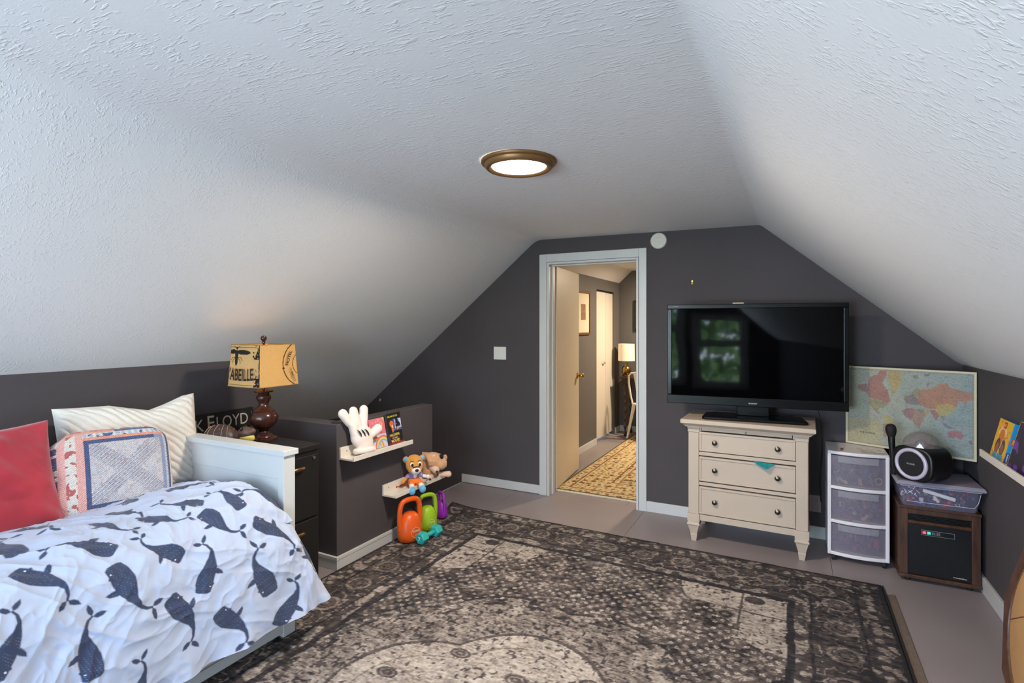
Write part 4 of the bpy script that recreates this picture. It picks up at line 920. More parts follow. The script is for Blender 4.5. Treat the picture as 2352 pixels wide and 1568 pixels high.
MB().lathe([(.003, 0), (.003, .006), (.006, .010), (.004, .015), (.001, .016)], 14, Matrix.Translation((0, -.008, .761)) @ Euler((PI/2, 0, 0)).to_matrix().to_4x4()).build('tray_knob', steel, pull, smooth=True)
nick = mat('antique_nickel', (120, 112, 100), .3, 1.)
for z0, z1 in ((.190, .376), (.410, .576), (.610, .742)):
    d = B('drawer', drm, dr, (-.287, .287, .003, .026, z0+.002, z1-.002), bevel=.001)
    q = MB(); t_ = .014
    for a in ((-.287, .287, z0+.002, z0+.002+t_), (-.287, .287, z1-.002-t_, z1-.002), (-.287, -.287+t_, z0+.002+t_, z1-.002-t_), (.287-t_, .287, z0+.002+t_, z1-.002-t_)): q.box(a[0], a[1], -.003, .004, a[2], a[3])
    q.build('drawer_bead', drm, d, bevel=.002)
    for s_ in (-1, 1):
        MB().lathe([(.007, 0), (.006, .010), (.010, .014), (.016, .017), (.0165, .022), (.012, .026), (.006, .027), (.005, .029), (.001, .030)], 24, Matrix.Translation((s_*.187, .003, (z0+z1)/2+(.0 if z0 > .5 else .0))) @ Euler((PI/2, 0, 0)).to_matrix().to_4x4()).build('drawer_knob', nick, d, smooth=True)
fe = thing('teal_cloth_scrap', 'teal leaf-shaped scrap of cloth caught in the top of the middle drawer', 'cloth', (-.17, 3.785, .578))
u, v = np.meshgrid(np.linspace(-1, 1, 30), np.linspace(0, 1, 12), indexing='ij'); sh_ = (1-np.abs(u)**1.6)
P = np.stack([u*.064, -.004-.034*v*sh_-.002*np.sin(u*9), .004-.004*u-.030*v*sh_*(1+.2*np.sin(5*u))], -1)
o = gridmesh('cloth', P, None, mat('teal_cloth', (14, 128, 132), .6, var=.3, vscale=40), fe); s__ = o.modifiers.new('thick', 'SOLIDIFY'); s__.thickness = .0015

# ================================================================ TELEVISION
tvf = mat('gloss_black_bezel', (8, 8, 9), .22, spec=.25); scr = mat('dark_screen', (3, 3, 4), .04, spec=.12)
tv = thing('television', 'large black flat television on the cream dresser', 'television', (-.2425, 3.917, .824), rz=math.radians(4.97))
B('housing', mat('matte_black', (20, 20, 21), .5), tv, (-.53, .53, .012, .075, .115, .745), (-.30, .30, .07, .11, .18, .60), bevel=.012)
q = MB(); w_, z0, z1, bz = .549, .088, .773, .030
q.box(-w_, w_, 0, .02, z0, z0+.058); q.box(-w_, w_, 0, .02, z1-bz, z1); q.box(-w_, -w_+bz, 0, .02, z0+.058, z1-bz); q.box(w_-bz, w_, 0, .02, z0+.058, z1-bz)
q.build('bezel', tvf, tv, bevel=.004, seg=3)
# the panel bows very slightly, like the wavy reflection in the photo
u, v = np.meshgrid(np.linspace(-w_+bz-.001, w_-bz+.001, 60), np.linspace(z0+.057, z1-bz+.001, 40), indexing='ij')
gridmesh('screen', np.stack([u, .006+.0010*(vnoise(u, v, 3.0, 5, 2)-.5), v], -1), None, scr, tv)
text('maker_lettering', 'SHARP', mat('silver_print', (170, 170, 174), .4), tv, face((0, -.0006, z0+.022), (1, 0, 0), (0, 0, 1)), height=.009, width=.052, bold=.02)
text('maker_lettering', 'AQUOS', mat('silver_print'), tv, face((-w_+.055, -.0006, z1-.012), (1, 0, 0), (0, 0, 1)), height=.006, width=.036)
B('sensor_bar', mat('beige_plastic', (196, 180, 150), .5), tv, (-.125, -.055, .0, .03, z1+.001, z1+.009), bevel=.002)
B('neck', tvf, tv, (-.10, .10, .03, .06, .02, .16), bevel=.006)
q = MB(); pts = [(-.30, -.105), (.30, -.105), (.315, -.09), (.30, .11), (.24, .15), (-.24, .15), (-.30, .11), (-.315, -.09)]; q.prism(pts, 0.002, .022); q.build('stand', tvf, tv, bevel=.006, seg=3)
cb = thing('television_cable', 'thin black cable hanging from the television behind the dresser', 'cable', (.14, 4.15, .0))
MB().tube([(-.10, -.05, .93), (.0, -.02, .90), (.02, .0, .80), (.022, .03, .6), (.01, .04, .4), (.02, .06, .26)], .003, 8).build('cord', mat('black_rubber', (18, 18, 18), .7), cb, smooth=True)

# ================================================================ DRAWER CART
fro = mat('frosted_plastic', (158, 150, 164), .4, alpha=.34); whp2 = mat('white_cart_plastic', (226, 220, 222), .35)
ca = thing('drawer_cart', 'white plastic three-drawer cart on castors right of the dresser', 'cart', (.345, 3.90, 0))
def bow(x): return -.030*(1-(x/.160)**2)      # bowed front
XB = [(-.160+.320*k/16) for k in range(17)]
def bowslab(mb, x0, x1, z0, z1, y1, off=0.):
    xs_ = [x for x in XB if x0 < x < x1]; pts = [(x0, bow(x0)+off)]+[(x, bow(x)+off) for x in xs_]+[(x1, bow(x1)+off), (x1, y1), (x0, y1)]
    mb.prism(pts, z0, z1)
q = MB(); q.box(-.160, -.150, .0, .29, .034, .665); q.box(.150, .160, .0, .29, .034, .665); q.box(-.15, .15, .28, .29, .034, .665)
q.build('frame', whp2, ca, bevel=.004)
q = MB(); bowslab(q, -.160, .160, .655, .676, .295); q.build('top', whp2, ca, bevel=.006, seg=3)
for z in (.034, .233, .442): q = MB(); bowslab(q, -.160, .160, z, z+.020, .29); q.build('shelf_rail', whp2, ca, bevel=.003)
for s_ in (-1, 1): B('front_post', whp2, ca, (s_*.150-.0101, s_*.150+.0101, -.008, .012, .034, .665), bevel=.004)
toyc = [(36, 50, 92), (44, 96, 130), (150, 40, 60), (66, 40, 110), (200, 170, 110), (26, 30, 60), (190, 60, 50), (60, 120, 140), (90, 90, 100), (220, 214, 200)]
toym = [mat('toy_plastic_%s' % 'blue teal red purple tan navy scarlet aqua grey ivory'.split()[i], c, .5) for i, c in enumerate(toyc)]
def toys(name, n, bx, parent, seed, pal, size=.02):
    R_ = random.Random(seed); q = MB()
    for i in range(n):
        p = (R_.uniform(bx[0], bx[1]), R_.uniform(bx[2], bx[3]), bx[4]+(bx[5]-bx[4])*R_.random()**1.5)
        E_ = Matrix.Translation(p) @ Euler([R_.uniform(0, 3) for _ in range(3)]).to_matrix().to_4x4(); s_ = size*R_.uniform(.5, 1.2); k = R_.choice(range(len(pal)))
        c = R_.random()
        if c < .45: q.box(-s_, s_, -s_*.5, s_*.5, -s_*.35, s_*.35, M=E_, mi=k)
        elif c < .75: q.ell((0, 0, 0), (s_*.8, s_*.6, s_*.5), M=E_, nu=8, nv=6, mi=k)
        else: q.tube([(s_*math.cos(a), s_*math.sin(a), 0) for a in [2*PI*j/10 for j in range(10)]], s_*.2, 5, closed=True, mi=k, M=E_)
    o = q.build(name, [toym[j] for j in pal], parent); o['kind'] = 'stuff'; return o
for (z0, z1, seed, pal, nm) in ((.054, .233, 3, (0, 3, 5, 0, 5, 2, 0), 'bottom'), (.253, .442, 4, (2, 1, 4, 3, 8, 5, 3), 'middle'), (.462, .655, 5, (1, 5, 7, 0, 5, 4, 0), 'top')):
    d = bpy.data.objects.new('drawer', None); COL.objects.link(d); d.parent = ca
    q = MB(); xs_ = [x for x in XB if -.145 < x < .145]; xs_ = [-.145]+xs_+[.145]
    n = len(xs_); y_ = [bow(x)+.008 for x in xs_]; za, zb_ = z0+.004, z1-.006
    q.add([(x, y, za) for x, y in zip(xs_, y_)]+[(x, y, zb_) for x, y in zip(xs_, y_)]+[(x, y+.003, za) for x, y in zip(xs_, y_)]+[(x, y+.003, zb_) for x, y in zip(xs_, y_)],
          [(i, i+1, n+i+1, n+i) for i in range(n-1)]+[(2*n+i+1, 2*n+i, 3*n+i, 3*n+i+1) for i in range(n-1)]); q.build('drawer_front', fro, d, smooth=True)
    q = MB(); q.prism([(x, bow(x)+.001) for x in (-.105, -.05, 0, .05, .105)]+[(.105, .010), (-.105, .010)], zb_-.040, zb_-.001); q.build('drawer_grip', mat('milky_plastic', (190, 186, 194), .4, alpha=.34), d, bevel=.001)
    B('drawer_tray', fro, d, (-.143, -.141, .012, .27, za, zb_-.03), (.141, .143, .012, .27, za, zb_-.03), (-.141, .141, .012, .27, za, za+.002), (-.141, .141, .268, .27, za, zb_-.03))
    toys('drawer_toys', 150, (-.12, .12, .005, .24, za+.015, za+.115), d, seed, pal)
for x, y in ((-.13, .0), (.13, .0), (-.13, .27), (.13, .27)):
    q = MB(); q.box(x-.012, x+.012, y-.012, y+.012, .022, .034); q.lathe([(.015, -.009), (.017, -.006), (.017, .006), (.015, .009)], 16, Matrix.Translation((x, y, .0172)) @ Euler((0, PI/2, 0)).to_matrix().to_4x4()); q.build('castor', mat('black_rubber'), ca)
pc = thing('paper_scrap', 'crumpled clear packaging lying on top of the drawer cart', 'packaging', (.415, 3.93, .677), rz=.1)
u, v = np.meshgrid(np.linspace(-.07, .07, 24), np.linspace(-.035, .035, 14), indexing='ij'); gridmesh('film', np.stack([u, v, .004+.018*vnoise(u, v, 60, 3)], -1), None, mat('clear_film', (214, 200, 184), .25, alpha=.6), pc, smooth=False)
st_ = thing('wood_stick', 'short brown wooden stick on top of the drawer cart', 'stick', (.262, 3.945, .677), rz=-.15); B('stick_body', wood('stick_wood', (120, 74, 40), (150, 98, 56)), st_, (-.006, .006, -.032, .032, 0, .006), bevel=.001)
# ================================================================ HEATER, BIN, SPEAKER, MICROPHONE, MAP
hw = wood('heater_wood', (52, 32, 22), (88, 56, 36), .4, (9, 9, 1.2), 4)
hb2 = mat('heater_black', (14, 14, 15), .35)
he = thing('space_heater', 'infrared space heater in a dark wood cabinet in the corner', 'heater', (.716, 3.77, 0))
q = MB(); q.box(-.181, -.172, .004, .36, .03, .412); q.box(.172, .181, .004, .36, .03, .412); q.box(-.172, .172, .35, .36, .03, .412); q.build('side_panels', hw, he, bevel=.002)
B('cabinet_top', hw, he, (-.186, .186, -.006, .366, .412, .428), bevel=.003); B('cabinet_base', hw, he, (-.186, .186, -.006, .366, .020, .040), bevel=.003)
for s_ in (-1, 1): B('front_post', hw, he, (s_*.162-.020, s_*.162+.020, -.001, .02, .040, .412), bevel=.002)
B('top_rail', hw, he, (-.142, .142, -.001, .018, .385, .412), bevel=.002)
q = MB(); q.frustum([(.142, .010, .330), (.142, .014, .336), (.142, .014, .344), (.142, .010, .348)], Matrix.Translation((0, .006, 0))); q.build('ledge', hw, he)
B('vent_recess', hb2, he, (-.142, .142, .018, .03, .345, .39)); q = MB()
for k in range(5): q.box(-.142, .142, .010, .018, .350+k*.0075, .353+k*.0075)
q.build('vent_louvres', hb2, he)
fp = B('front_panel', hb2, he, (-.142, .142, .006, .016, .042, .332), bevel=.001)
silv = mat('silver_outline', (150, 152, 156), .4, .3)
q = MB()
for a in ((-.080, .070, .298, .2995), (-.080, .070, .2705, .272), (-.080, -.0785, .272, .298), (.0685, .070, .272, .298)): q.box(a[0], a[1], .0045, .006, a[2], a[3])
q.build('control_frame', silv, fp)
for k, (nm, cc, e) in enumerate((('red', (230, 50, 90), 1.2), ('green', (50, 190, 160), 1.0), ('grey', (92, 100, 112), 0), ('grey', (92, 100, 112), 0))):
    bt = B('control_button', mat('button_'+nm, cc, .4, emit=cc if e else None, es=e*.5), fp, (-.074+k*.021, -.057+k*.021, .004, .006, .277, .293), bevel=.002)
    q = MB(); x_ = -.0655+k*.021
    if k == 0: q.tube([(x_+.0045*math.sin(a), .0036, .285+.0045*math.cos(a)) for a in [.6+i*(2*PI-1.2)/12 for i in range(13)]], .0006, 5); q.box(x_-.0005, x_+.0005, .003, .004, .286, .2915)
    elif k == 1: q.box(x_-.004, x_+.004, .003, .004, .2815, .2825); q.tube([(x_-.003, .0036, .284), (x_-.001, .0036, .287), (x_-.003, .0036, .290)], .0005, 5); q.tube([(x_+.002, .0036, .284), (x_+.004, .0036, .287), (x_+.002, .0036, .290)], .0005, 5)
    else: s_ = 1 if k == 2 else -1; q.add([(x_-.004, .0036, .285-s_*.002), (x_+.004, .0036, .285-s_*.002), (x_, .0036, .285+s_*.003)], [(0, 1, 2), (2, 1, 0)])
    q.build('button_symbol', mat('white_ink'), bt)
B('display_window', mat('display_glass', (26, 28, 32), .2), fp, (.028, .062, .004, .006, .276, .294), bevel=.001)
text('maker_lettering', 'ComfortZone', mat('white_ink'), fp, face((.098, .0045, .060), (1, 0, 0), (0, 0, 1)), height=.006, width=.050, bold=.02)
MB().ell((.067, .0045, .060), (.003, .001, .003), nu=10, nv=6).build('maker_dot', mat('orange_dot', (236, 120, 60), .5), fp)
for x, y in ((-.14, .03), (.14, .03), (-.14, .33), (.14, .33)): MB().lathe([(.013, 0), (.015, .004), (.013, .020)], 14, Matrix.Translation((x, y, 0))).build('castor', mat('black_rubber'), he)

clr = mat('clear_bin_plastic', (190, 186, 210), .12, alpha=.12); lidm = mat('grey_lid_plastic', (150, 142, 156), .4, alpha=.93)
bn = thing('storage_bin', 'clear plastic storage bin full of small toys with lid, on the heater', 'storage bin', (.716, 3.90, .4285))
def bintub(mb, t_=.0022):
    secs = [(.168-i*0, .135, 0.0) for i in (0,)]; o = [(.165, .135, .0), (.170, .140, .010), (.186, .150, .128)]
    ring = lambda hx, hy, z, r: [(cx_*(hx-r)+r*math.cos(a), cy_*(hy-r)+r*math.sin(a), z) for (cx_, cy_, a0) in ((1, 1, 0), (-1, 1, PI/2), (-1, -1, PI), (1, -1, 3*PI/2)) for a in [a0+PI/2*k/4 for k in range(5)]]
    vs = []; fs = []
    for hx, hy, z in o: vs += ring(hx, hy, z, .025)
    for hx, hy, z in reversed(o): vs += ring(hx-t_, hy-t_, max(z, t_), .024)
    n = 20
    for j in range(5):
        for k in range(n): fs.append((j*n+k, j*n+(k+1) % n, (j+1)*n+(k+1) % n, (j+1)*n+k))
    fs.append(tuple(range(n-1, -1, -1))); fs.append(tuple(5*n+k for k in range(n))); mb.add(vs, fs)
q = MB(); bintub(q); q.build('tub', clr, bn, smooth=True, angle=50)
q = MB(); q.tube([(-.150, -.1445, .030), (.150, -.1445, .030), (.166, -.150, .060), (.176, -.1525, .110)], .0016, 6); q.tube([(-.182, -.152, .118), (.182, -.152, .118)], .0022, 6); q.build('moulded_rib', mat('pale_plastic_edge', (200, 198, 216), .3), bn)
q = MB(); q.frustum([(.196, .162, .122), (.200, .166, .126), (.200, .166, .134), (.190, .156, .146), (.150, .120, .147)]); q.build('lid', lidm, bn, bevel=.003)
toys('bin_toys', 330, (-.150, .150, -.125, .12, .014, .095), bn, 11, (0, 2, 3, 6, 1, 8, 9, 5), .017)
q = MB(); q.box(-.075, .075, -.004, .004, -.010, .010, M=Matrix.Translation((.0, -.128, .078)) @ Euler((0, math.radians(14), 0)).to_matrix().to_4x4()); q.build('white_toy_piece', mat('white_toy', (226, 222, 224), .4), bn, bevel=.003)
q = MB(); R_ = random.Random(5)
for k in range(12):
    a = Vector((-.15+R_.random()*.05, -.132, .065+R_.random()*.04)); q.tube([a, a+Vector((R_.uniform(-.02, .02), .004, R_.uniform(-.02, .02)))], .0022, 6)
q.build('white_toy_sticks', mat('white_toy'), bn)

sp = thing('karaoke_speaker', 'black speaker with silver front ring and faceted clear dome on top', 'speaker', (.640, 3.800, .5755), rz=math.radians(-41))
bks = mat('black_speaker_plastic', (13, 13, 14), .4)
q = MB(); P_ = []
for k in range(28):
    a = 2*PI*k/28; c_, s_ = math.cos(a), math.sin(a); P_.append((.112*(abs(c_)**.6)*(1 if c_ > 0 else -1), .098+.098*(abs(s_)**.7)*(1 if s_ > 0 else -1)))
q.prism(P_, -.085, .095, 'y'); q.build('body', bks, sp, bevel=.012, smooth=True, seg=3)
q = MB(); q.tube([(.078*math.cos(a), -.086, .098+.078*math.sin(a)) for a in [2*PI*k/48 for k in range(48)]], .0105, 12, closed=True); q.build('light_ring', mat('silver_ring', (196, 188, 204), .3, .1), sp, smooth=True)
MB().lathe([(.070, 0), (.070, .004), (.03, .0045), (.001, .005)], 40, Matrix.Translation((0, -.084, .098)) @ Euler((PI/2, 0, 0)).to_matrix().to_4x4()).build('grille', mat('black_mesh', (16, 15, 17), .7, bump=.6, bscale=500), sp)
text('maker_lettering', 'KOWE', mat('silver_print'), sp, face((0, -.0895, .098), (1, 0, 0), (0, 0, 1)), height=.009, width=.042, bold=.02)
q = MB(); vs = []; fs = []; nr, ns = 5, 14
for j in range(nr):
    p = j/(nr)*PI/2
    for k in range(ns): a = 2*PI*(k+.5*(j % 2))/ns; rr = .092*math.cos(p)*(1 if j else 1.0); vs.append((rr*math.cos(a), .005+rr*math.sin(a), .194+.078*math.sin(p)))
vs.append((0, .005, .274)); L_ = len(vs)-1
for j in range(nr-1):
    for k in range(ns):
        a, b, c_, d = j*ns+k, j*ns+(k+1) % ns, (j+1)*ns+(k+1) % ns, (j+1)*ns+k
        fs += [(a, b, d), (b, c_, d)] if j % 2 == 0 else [(a, b, c_), (a, c_, d)]
for k in range(ns): fs.append(((nr-1)*ns+k, (nr-1)*ns+(k+1) % ns, L_))
q.add(vs, fs); q.build('faceted_dome', mat('smoky_facets', (150, 140, 140), .06, alpha=.45, spec=1.), sp)
q = MB(); q.lathe([(.034, .19), (.034, .205), (.028, .218), (.015, .226), (.002, .23)], 16, Matrix.Translation((0, .005, 0))); q.build('lamp_core', mat('chrome_core', (190, 190, 196), .08, 1.), sp, smooth=True)
MB().tube([(-.1125, -.02, .13), (-.128, -.02, .13), (-.140, -.02, .115)], .006, 8).build('microphone_clip', bks, sp, smooth=True)
mc = thing('microphone', 'black handheld microphone standing upright at the left side of the speaker', 'microphone', (.520, 3.862, .578), rot=(0, math.radians(-3), 0))
MB().lathe([(.012, 0), (.013, .01), (.0145, .10), (.017, .17), (.018, .212), (.0175, .222)], 20).build('handle', bks, mc, smooth=True)
MB().lathe([(.019, .220), (.0215, .224), (.0215, .230), (.026, .240), (.0285, .258), (.027, .275), (.020, .288), (.008, .294), (.001, .295)], 22).build('grille_head', mat('black_mesh'), mc, smooth=True)

# world map on a board
mp_ = thing('world_map', 'board-mounted world map standing behind the speaker across the corner', 'map', (.302, 4.192, .679), rz=math.atan2(3.922-4.192, .915-.302))
mw, mh = .670, .508
B('board', mat('cream_board_edge', (196, 186, 160), .7), mp_, (0, mw, .0, .014, 0, mh), bevel=.002)
MAPP = [('alaska', (176, 120, 110), [(0.105, 0.775), (0.182, 0.778), (0.184, 0.674), (0.136, 0.683), (0.101, 0.722)]),
('namerica', (196, 108, 98), [(0.292, 0.964), (0.351, 0.963), (0.347, 0.912), (0.326, 0.858), (0.311, 0.797), (0.333, 0.757), (0.355, 0.727), (0.368, 0.644), (0.379, 0.595), (0.353, 0.565), (0.282, 0.595), (0.205, 0.608), (0.181, 0.673), (0.19, 0.779), (0.206, 0.859), (0.244, 0.898), (0.277, 0.911)]),
('greenland', (216, 180, 92), [(0.351, 0.963), (0.461, 0.968), (0.465, 0.877), (0.449, 0.783), (0.434, 0.731), (0.399, 0.675), (0.382, 0.748), (0.364, 0.838)]),
('usa', (176, 166, 110), [(0.199, 0.598), (0.282, 0.591), (0.353, 0.565), (0.327, 0.501), (0.284, 0.484), (0.218, 0.497), (0.2, 0.546)]),
('mexico', (186, 136, 110), [(0.218, 0.497), (0.284, 0.484), (0.274, 0.439), (0.307, 0.411), (0.285, 0.415), (0.246, 0.45)]),
('samN', (214, 190, 90), [(0.308, 0.385), (0.35, 0.42), (0.394, 0.369), (0.41, 0.331), (0.379, 0.307), (0.319, 0.345)]),
('samS', (200, 140, 104), [(0.314, 0.309), (0.363, 0.311), (0.359, 0.234), (0.345, 0.127), (0.317, 0.155)]),
('scand', (170, 160, 120), [(0.537, 0.706), (0.581, 0.771), (0.611, 0.751), (0.598, 0.684), (0.569, 0.646), (0.543, 0.658)]),
('europe', (160, 126, 128), [(0.477, 0.646), (0.543, 0.691), (0.589, 0.649), (0.6, 0.586), (0.555, 0.569), (0.504, 0.585)]),
('russia', (214, 132, 84), [(0.596, 0.757), (0.655, 0.766), (0.698, 0.789), (0.744, 0.844), (0.8, 0.856), (0.81, 0.815), (0.866, 0.792), (0.92, 0.77), (0.977, 0.772), (0.977, 0.687), (0.931, 0.663), (0.924, 0.608), (0.913, 0.668), (0.877, 0.669), (0.87, 0.589), (0.713, 0.543), (0.635, 0.552), (0.59, 0.584), (0.593, 0.666)]),
('china', (218, 196, 104), [(0.708, 0.534), (0.726, 0.593), (0.787, 0.621), (0.847, 0.616), (0.852, 0.57), (0.826, 0.51), (0.781, 0.468), (0.733, 0.482)]),
('africaW', (176, 104, 112), [(0.47, 0.478), (0.505, 0.527), (0.546, 0.534), (0.557, 0.462), (0.539, 0.392), (0.492, 0.416)]),
('africaM', (190, 140, 120), [(0.536, 0.532), (0.636, 0.527), (0.647, 0.464), (0.61, 0.342), (0.596, 0.289), (0.565, 0.332), (0.539, 0.392)]),
('africaN', (150, 150, 130), [(0.586, 0.534), (0.636, 0.527), (0.631, 0.494), (0.597, 0.487)]),
('arabia', (204, 180, 110), [(0.636, 0.527), (0.67, 0.526), (0.666, 0.468), (0.642, 0.455)]),
('india', (190, 110, 104), [(0.674, 0.535), (0.713, 0.535), (0.743, 0.484), (0.72, 0.407), (0.7, 0.451)]),
('seasia', (160, 150, 130), [(0.743, 0.476), (0.781, 0.468), (0.777, 0.412), (0.763, 0.432)]),
('indon', (130, 126, 150), [(0.763, 0.409), (0.792, 0.383), (0.83, 0.352), (0.853, 0.349), (0.812, 0.332), (0.778, 0.364)]),
('australia', (206, 108, 118), [(0.808, 0.291), (0.849, 0.325), (0.895, 0.312), (0.909, 0.268), (0.892, 0.217), (0.86, 0.248), (0.814, 0.229)]),
('islands', (120, 120, 130), [(0.946, 0.215), (0.968, 0.236), (0.969, 0.19), (0.952, 0.178)]), ('islands', (140, 126, 132), [(0.548, 0.921), (0.583, 0.934), (0.594, 0.895), (0.559, 0.882)]),
('islands', (140, 126, 132), [(0.627, 0.948), (0.675, 0.962), (0.676, 0.93), (0.637, 0.917)]), ('islands', (190, 124, 110), [(0.649, 0.83), (0.692, 0.86), (0.659, 0.799), (0.655, 0.782)])]
def mapc(x, y):
    u, v = x/mw, y/mh; c = np.empty(x.shape+(3,)); a = np.array(lin((196, 198, 178))); b = np.array(lin((158, 180, 184)))
    k = np.clip((u-.25)*1.2+.6*(vnoise(u, v, 5, 1)-.5), 0, 1)[..., None]; c[:] = a*(1-k)+b*k
    c[(v < .33) & (u < .30)] = lin((206, 196, 156))
    wu = u+.014*(vnoise(u, v, 26, 2)-.5); wv = v+.020*(vnoise(u, v, 26, 3)-.5)
    for nm, col_, P in MAPP:
        m = inpoly(wu, wv, P); c[m] = c[m]*.30+np.array(lin(col_))*.68
    n = vnoise(u, v*1.3, 120, 4, 2); c *= (1-.20*(n > .60))[..., None]; c *= (.56+.14*vnoise(u, v, 12, 9))[..., None]  # print speckle; whole sheet darkened to carry the television's shade
    n5 = vnoise(u*.7, v*2.0, 130, 6, 2); c[(n5 > .74)] *= .62
    e = np.minimum(np.minimum(x, mw-x), np.minimum(y, mh-y)); c[(e > .012) & (e < .0145)] = lin((120, 112, 92)); c[(e > .019) & (e < .0205)] = lin((130, 122, 102)); c[e < .012] = lin((204, 194, 164))
    return c
panel_print('map_print', mw-.002, mh-.002, .0019, mapc, mat('map_paper', attr=True, rough=.6), mp_, face((mw/2, -.0008, mh/2), (1, 0, 0), (0, 0, 1)))
bkin = mat('map_ink', (50, 44, 38), .8)
text('map_title', 'THE WORLD', bkin, mp_, face((.127, -.0014, .085), (1, 0, 0), (0, 0, 1)), height=.011, width=.088, bold=.01)
text('map_title', 'GENERAL MAP', bkin, mp_, face((.122, -.0014, .104), (1, 0, 0), (0, 0, 1)), height=.0035, width=.045)
text('map_title', 'MERCATOR PROJECTION', bkin, mp_, face((.128, -.0014, .070), (1, 0, 0), (0, 0, 1)), height=.003, width=.05)

# right-hand ledge and the boxes on it
ledge('long white picture ledge on the right knee wall holding boxed games', .923, -1, 1.70, 3.452, .806, dp=.108, lip=.034)
gb = thing('game_box', 'yellow and blue matching game box leaning on the right wall ledge', 'game box', (.850, 3.245, .819), rot=(0, math.radians(13), 0))
gw, gh, gt = .188, .188, .052
B('box', mat('game_blue', (20, 140, 196), .4), gb, (0, gt, 0, gw, 0, gh), bevel=.001)
def gcov(x, y):
    c = np.empty(x.shape+(3,)); c[:] = lin((238, 184, 28)); n = vnoise(x, y, 70, 2); c[n > .66] = lin((226, 140, 30))
    x = gw-x
    c[np.hypot((x-.105), (y-.108)) < .034] = lin((216, 120, 34))
    a = np.arctan2(y-.108, x-.105); r = np.hypot(x-.105, y-.108); c[(r > .040) & (r < .054) & (a > .1) & (a < 3.0) & (np.sin(a*24) > -.2)] = lin((240, 224, 210))
    for cx in (.062, .125):
        c[np.hypot((x-cx)/.030, (y-.060)/.038) < 1] = lin((92, 56, 42)); c[np.hypot((x-cx)/.020, (y-.052)/.024) < 1] = lin((150, 94, 70)); c[(np.abs(x-cx) < .032) & (y < .028)] = lin((70, 160, 190))
    c[(np.abs(x-.094-.012*np.sin(y*60)) < .002) & (y < .10)] = lin((230, 224, 214))
    return c
panel_print('cover_print', gw, gh, .0018, gcov, mat('printed_cover'), gb, face((-.0006, gw/2, gh/2), (0, -1, 0), (0, 0, 1)))
B('cover_badge', mat('red_badge', (206, 40, 50), .5), gb, (-.0012, -.0004, .075, .112, .150, .180)); text('badge_lettering', 'KIDS', yel, gb, face((-.0018, .0935, .165), (0, -1, 0), (0, 0, 1)), height=.014, width=.030, bold=.02)
B('side_band', mat('navy_band', (20, 62, 130), .4), gb, (.001, gt-.001, -.0012, -.0004, .001, .050)); B('side_badge', mat('red_badge'), gb, (.006, .024, -.0012, -.0004, .086, .116))
text('side_lettering', 'Mix & Match', whi, gb, face((.040, -.0012, .098), (0, 0, 1), (-1, 0, 0)), height=.013, width=.080, bold=.015)
text('side_lettering', 'TEAM', yel, gb, face((.015, -.0016, .101), (0, 0, 1), (-1, 0, 0)), height=.010, width=.024, bold=.02)
text('side_lettering', 'LEARNING', whi, gb, face((.008, -.0016, .024), (0, 0, 1), (-1, 0, 0)), height=.006, width=.042, bold=.01)
q = MB(); 
for k in range(3): q.tube([(.030+.007*math.cos(a), -.0012, .148+.012*k*.8+.006*math.sin(a)) for a in [2*PI*j/14 for j in range(14)]], .0012, 5, closed=True)
q.build('side_figures', whi, gb)
gb2 = thing('game_box', 'dark purple boxed game with yellow edges at the right border of the picture', 'game box', (.838, 2.86, .819), rot=(0, math.radians(14), 0))
w2, h2, t2 = .30, .215, .045
B('box', mat('game_yellow', (214, 180, 50), .5), gb2, (0, t2, 0, w2, 0, h2), bevel=.001)
def pcov(x, y):
    c = np.empty(x.shape+(3,)); c[:] = lin((46, 34, 52)); n = vnoise(x, y, 22, 8); c[n > .55] = lin((66, 36, 92)); c[(n > .62) & (y < .12)] = lin((110, 60, 150)); x = w2-x
    c[(np.hypot((x-.045)/.018, (y-.085)/.045) < 1)] = lin((150, 110, 176)); c[(np.hypot((x-.055)/.010, (y-.05)/.028) < 1)] = lin((214, 170, 80)); c[(np.abs(x-.06) < .004) & (y > .13) & (y < .2)] = lin((220, 216, 220)); c[(np.hypot((x-.14)/.03, (y-.11)/.035) < 1) & (n > .45)] = lin((190, 150, 200)); return c
panel_print('cover_print', w2-.008, h2-.012, .002, pcov, mat('printed_cover'), gb2, face((-.0006, w2/2-.002, h2/2+.004), (0, -1, 0), (0, 0, 1)))

# octagonal top leaning on the right wall, cut by the frame
oc = thing('octagonal_table_top', 'octagonal wooden table top with tan round inset leaning on the right wall', 'table top', (.700, 2.49, .004), rot=(0, math.radians(8), 0))
ow = wood('oak_frame', (62, 38, 26), (94, 60, 40), .45, (5, 5, 5), 3)
R0 = .368; zc = R0*math.cos(PI/8)*1.0+.0
zc = R0
v8 = [(R0*math.cos(PI/4*k), zc+R0*math.sin(PI/4*k)) for k in range(8)]; r8 = .292
q = MB(); n = 64; vs = []; fs = []
def octr(a):
    k = (a % (PI/4))-PI/8; return R0*math.cos(PI/8)/math.cos(k)
for x_ in (0, .035):
    for k in range(n):
        a = 2*PI*k/n; vs.append((x_, r8*math.cos(a), zc+r8*math.sin(a)))
    for k in range(n):
        a = 2*PI*k/n; rr = octr(a); vs.append((x_, rr*math.cos(a), zc+rr*math.sin(a)))
for k in range(n):
    j = (k+1) % n
    fs += [(k, j, n+j, n+k), (2*n+j, 2*n+k, 3*n+k, 3*n+j), (n+k, n+j, 3*n+j, 3*n+k), (j, k, 2*n+k, 2*n+j)]
q.add(vs, fs); q.build('frame', ow, oc, bevel=.006)
